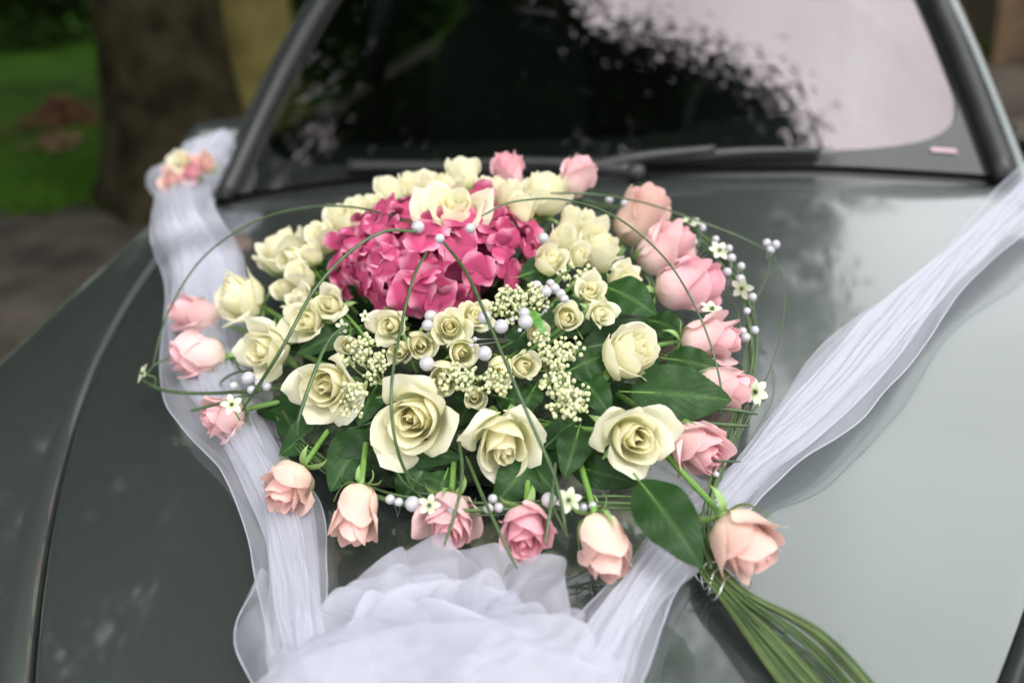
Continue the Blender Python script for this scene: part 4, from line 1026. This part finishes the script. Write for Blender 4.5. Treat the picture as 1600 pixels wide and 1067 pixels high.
for k, (lab, px, py, w, d, h, np_) in enumerate([
 ('white star flower on the left part of the lower garland', 671, 789, 36, (-.05, .1, 1), .078, 5),
 ('white star flower on the right part of the lower garland', 889, 781, 42, (-.1, .15, 1), .08, 6),
 ('white star flower alone right of the rim above the ribbon', 1179, 612, 46, (.2, .05, 1), .05, 6),
 ('white star flower in the middle of the right garland', 1124, 392, 36, (.1, .5, .8), .085, 6),
 ('white star flower low on the right garland seen from the side', 1160, 450, 38, (-.5, -.3, .7), .075, 5),
 ('white star flower at the top of the right garland', 1078, 348, 40, (.1, .85, .4), .09, 6),
 ('white star flower between two pink roses on the right rim', 1112, 484, 40, (.2, .75, .5), .085, 6),
 ('white star flower at the far left tip of the grass', 224, 584, 34, (-.7, .3, .5), .06, 5),
 ('white star flower lying on the lower left pink rose', 362, 632, 34, (.2, .2, .9), .10, 5),
 ('tiny white star flower at the left front of the hydrangea', 571, 494, 20, (-.2, .1, .9), .155, 5),
 ('tiny white star flower beside the short curved grass', 535, 510, 24, (-.4, -.1, .9), .15, 5),
]):
    c = P(px, py, h); s = w * .5 * depth(c) / F; o = thing('star_flower', lab, 'flower', c, AX(*d), k * 1.3, 'white star flowers'); o.matrix_world = o.matrix_world @ Matrix.Scale(s, 4)
    for q in range(np_):
        e = link('petal', SPT, None, o); e.rotation_euler = (0, .1 * math.sin(q * 2.3), q * 2 * math.pi / np_)
    link('ovary', OV, None, o); link('stamens', ANT, None, o)
    b = c - AX(*d) * .004; V, f = tube(catmull([b, b - AX(*d) * .012, b - np.array([0, -.01, .025])], 6), .0009, 5)
    link('stem', mesh('stem', tolocal(o, V), f), M_STEM, o)

# ================================================================== TULLE
def fold_noise(s, u, seed): return noise.noise(Vector((s * 3.1 + seed * 7.3, u * 2.2, seed * 1.7)))
def ribbon_layer(path, wfac, pleats, amp, seed, lift, shift=0.0, n=120, m=56, wave=.25, ovl=.28):
    "path rows: point (3), side (3), normal (3), half width"
    V = []
    P0 = catmull([p[0] for p in path], n); S0 = catmull([p[1] for p in path], n); N0 = catmull([p[2] for p in path], n); W0 = catmull([[p[3], 0, 0] for p in path], n)[:, 0]
    for j in range(n):
        s = j / (n - 1); sd_ = N3(S0[j]); nn = N3(N0[j]); w = W0[j] * wfac * (1 + .35 * fold_noise(s * 2.2, 0, seed + 3))
        for i in range(m):
            u = -1 + 2 * i / (m - 1)
            ph = 4 * fold_noise(s * 1.3, u * .3, seed) + seed + 7 * s
            x = u + ovl / pleats * math.sin(u * pleats * 2.2 + ph) * (1 - .6 * u * u) + wave * .35 * fold_noise(s * 2.5, u, seed + 1)
            hgt = amp * (.5 + .5 * math.sin(u * pleats * 2.2 + ph + 1.3)) * (.5 + abs(fold_noise(s * 1.5, u * 1.5, seed + 2)) * 1.6) * (1 - .5 * u * u)
            hgt += amp * .7 * fold_noise(s * 5.5 + u * 1.2, u * 1.0, seed + 5)
            V.append(P0[j] + sd_ * (x + shift) * w + nn * (lift + max(-.004, hgt) + .003 * fold_noise(s * 9, u * .8 + s * 3, seed + 8)))
    E0 = [V[j * m] for j in range(n)], [V[j * m + m - 1] for j in range(n)]
    return V, gridf(m, n), E0
def ribbon(name, label, rows, seed, layers):
    path = []
    pts = [r_[0] for r_ in rows]
    for i, (p, hw) in enumerate(rows):
        t = N3(pts[min(i + 1, len(pts) - 1)] - pts[max(i - 1, 0)]); up_ = N3(np.array([0, -.12, 1.0]))
        sd_ = N3(np.cross(t, up_)); path.append((p, sd_, np.cross(sd_, t), hw * depth(p) / F))
    o = thing(name, label, 'ribbon', pts[-1], group='white tulle')
    for k, (wf, pl, am, lf, sh, mt, hem) in enumerate(layers):
        V, f, E = ribbon_layer(path, wf, pl, am, seed + k * 1.37, lf, sh, ovl=.5 if k == 2 else .26)
        link('tulle_layer', mesh('tulle_layer', tolocal(o, V), f), mt, o)
        if hem:
            for e in E: link('hem', mesh('hem', tolocal(o, tube(np.array(e) + np.array([0, 0, .0006]), .0009, 5)[0]), tube(e, .001, 5)[1]), M_HEMT, o)
    return o
LAY = [(1.0, 1.2, .008, .005, 0, M_TULLE, True), (.64, 1.3, .005, .010, .05, M_TULLE2, False), (.78, 1.2, .005, .016, -.06, M_TULLE, False), (.46, 1.1, .006, .022, .06, M_TULLE2, False)]
lr = [(PD(356, 222, 2.10), 18), (PD(320, 250, 2.04), 28), (PD(290, 300, 1.97), 40), (P(292, 352, .10), 46), (P(322, 420, .03), 58), (P(330, 500, .015), 66), (P(338, 580, .012), 66), (P(360, 650, .012), 66), (P(402, 730, .012), 52), (P(447, 820, .012), 56), (P(462, 910, .02), 58), (P(470, 1000, .03), 62), (P(490, 1090, .03), 60)]
ribbon('tulle_ribbon', 'white tulle ribbon running from the left mirror down under the roses', lr, 2.0, LAY)
rr_ = [(P(1760, 190, .16), 46), (P(1660, 262, .07), 46), (P(1570, 350, .045), 40), (P(1468, 446, .035), 40), (P(1365, 552, .03), 68), (P(1262, 664, .025), 66), (P(1172, 752, .012), 42), (P(1075, 850, .006), 52), (P(1000, 940, .022), 58), (P(945, 1030, .03), 64), (P(905, 1110, .03), 60)]
ribbon('tulle_ribbon', 'white tulle ribbon running from the right side down to the bow', rr_, 5.0, LAY)
fl = bpy.data.objects['tulle_ribbon']; V = []
fa = catmull([P(400, 915, .02), P(372, 965, .035), P(368, 1010, .03), P(392, 1062, .02), P(420, 1110, .02)], 30); fb = catmull([P(425, 900, .02), P(420, 960, .045), P(430, 1010, .05), P(440, 1050, .04), P(455, 1110, .03)], 30)
for i in range(30):
    for q in np.linspace(0, 1, 10): V.append(fa[i] * (1 - q) + fb[i] * q + np.array([0, 0, .012 * math.sin(q * 3.14) + .004 * math.sin(i * .6 + q * 4)]))
link('tulle_layer', mesh('tulle_layer', tolocal(fl, V), gridf(10, 30)), M_TULLE, fl); link('hem', mesh('hem', tolocal(fl, tube(fa, .0009, 5)[0]), tube(fa, .0009, 5)[1]), M_HEMT, fl)
# big bow at the front of the bonnet: crumpled loops of tulle
def puff(o, px, py, rx, ry, h, rz, seed, amp, mat, rot=0.0):
    C = P(px, py, h); s = depth(C) / F; Vi, f = ico(5); V = []
    for v in Vi:
        q = Vector((v[0] * 1.05 + seed * 3.7, v[1] * 1.05 - seed, v[2] * 1.05 + seed * .7))
        rdg = 1 - 2 * abs(noise.noise(q)); rdg2 = 1 - 2 * abs(noise.noise(q * 2.6))
        r_ = 1 + amp * rdg + amp * .34 * rdg2 + amp * .8 * noise.noise(q * .7)
        a = v[0] * math.cos(rot) - v[1] * math.sin(rot); b = v[0] * math.sin(rot) + v[1] * math.cos(rot)
        p = C + RT * a * rx * s * r_ + np.array([0, 1, 0]) * b * ry * s * r_ + np.array([0, 0, 1]) * v[2] * rz * r_
        p[2] = max(p[2], hoodz(p[0], p[1]) + .005 + .002 * seed % .004)
        V.append(p)
    return link('tulle_loop', mesh('tulle_loop', tolocal(o, V), f), mat, o)
bow = thing('tulle_bow', 'large crumpled white tulle bow at the front of the bonnet', 'bow', P(680, 1010, .0), group='white tulle')
for k, (px, py, rx, ry, h, rz, am, mt, rot) in enumerate([
 (690, 1045, 170, 90, .035, .035, .3, M_TULLE, 1.1), (560, 1065, 130, 80, .035, .035, .3, M_TULLE, 2.0), (830, 1055, 110, 80, .035, .035, .3, M_TULLE2, .5)]):
    puff(bow, px, py, rx, ry, h, rz, k + 1.0, am, mt, rot)
def bow_loop(tip, wpx, hgt, seed, mat, knot=(690, 1120)):
    K = P(knot[0], knot[1], .0); T = P(tip[0], tip[1], .0); D = T - K; ln = np.linalg.norm(D); dh = D / ln
    sd_ = N3(np.cross(dh, (0, 0, 1))); Wd = wpx * depth(T) / F; n, m = 70, 46; V = []
    for j in range(n):
        a = j / (n - 1); sx = math.sin(math.pi * a) ** .65
        for i in range(m):
            u = -1 + 2 * i / (m - 1); ph = 3 * noise.noise(Vector((a * 2.2, u * .6, seed * 3.3)))
            w = Wd * (.22 + .78 * math.sin(math.pi * a) ** .8)
            reach = ln * sx * (1 - .10 * u * u + .07 * math.sin(u * 3.1 + seed * 2) * sx)
            x = u * w * (1 + .12 * math.sin(a * 7 + seed)) + .10 * w * math.sin(u * 6 + ph * 2 + seed)
            z = .012 + hgt * (.50 * sx + .5 * (1 + math.cos(math.pi * a)) / 2 * (.35 + .65 * sx)) * (1 - .45 * u * u)
            z += hgt * .13 * math.sin(u * 4.2 + ph * 2.2 + seed) * (.4 + .6 * math.sin(math.pi * a)) + hgt * .22 * noise.noise(Vector((a * 5, u * 2.2, seed * 1.9)))
            p = K + dh * reach + sd_ * x; p[2] = hoodz(p[0], p[1]) + max(.004, z); V.append(p)
    link('tulle_loop', mesh('tulle_loop', tolocal(bow, V), gridf(m, n)), mat, bow)
    for e in (0, m - 1):
        c = np.array([V[j * m + e] for j in range(n)]); link('hem', mesh('hem', tolocal(bow, tube(c, .0007, 5)[0]), tube(c, .0007, 5)[1]), M_HEMT, bow)
for k, (tip, w, hg, mt) in enumerate([((680, 920), 135, .055, M_TULLE), ((600, 950), 110, .05, M_TULLE), ((872, 955), 62, .05, M_TULLE), ((740, 975), 100, .06, M_TULLE), ((530, 1000), 90, .045, M_TULLE),
  ((815, 1000), 80, .055, M_TULLE), ((650, 1010), 110, .065, M_TULLE), ((455, 1050), 80, .04, M_TULLE), ((915, 1040), 60, .045, M_TULLE), ((560, 1050), 95, .06, M_TULLE2), ((730, 1040), 120, .07, M_TULLE2)]):
    bow_loop(tip, w, hg, k * 1.7 + .6, mt)
# small tulle bow and flowers on the left mirror
mb = thing('tulle_bow', 'small tulle bow tied to the left door mirror', 'bow', PD(300, 262, 2.0), group='white tulle')
def puffd(o, c, r3, seed, amp, mat):
    Vi, f = ico(4); V = []
    for v in Vi:
        q = Vector(v * 1.5) + Vector((seed * 3.1, seed, -seed)); r_ = 1 + amp * (1 - 2 * abs(noise.noise(q))) + amp * .4 * noise.noise(q * 2.5)
        V.append(c + RT * v[0] * r3[0] * r_ + UP * v[1] * r3[1] * r_ + FW * v[2] * r3[2] * r_)
    link('tulle_loop', mesh('tulle_loop', tolocal(o, V), f), mat, o)
puffd(mb, PD(320, 258, 2.06), (.05, .045, .05), 1, .25, M_TULLE2); puffd(mb, PD(262, 285, 2.02), (.035, .03, .03), 2, .3, M_TULLE); puffd(mb, PD(340, 238, 2.06), (.035, .028, .04), 3, .25, M_TULLE)
puffd(mb, PD(300, 285, 2.04), (.06, .05, .03), 4, .2, M_TULLE2)
for lab, px, py, w, mt in [('small peach rose left on the door mirror bow', 268, 282, 42, M_PEACH), ('small coral pink rose on the door mirror bow', 298, 266, 44, M_ROSY), ('small yellow cream rose on top of the mirror bow', 284, 252, 38, M_SPRAY), ('small peach rose right on the door mirror bow', 320, 256, 38, M_PEACH)]:
    rose('spray_rose', lab, px, py, w, (-.3, .2, .9), .1, 'spray', mt, group='small roses on the mirror bow', stem=False, dist=1.93)
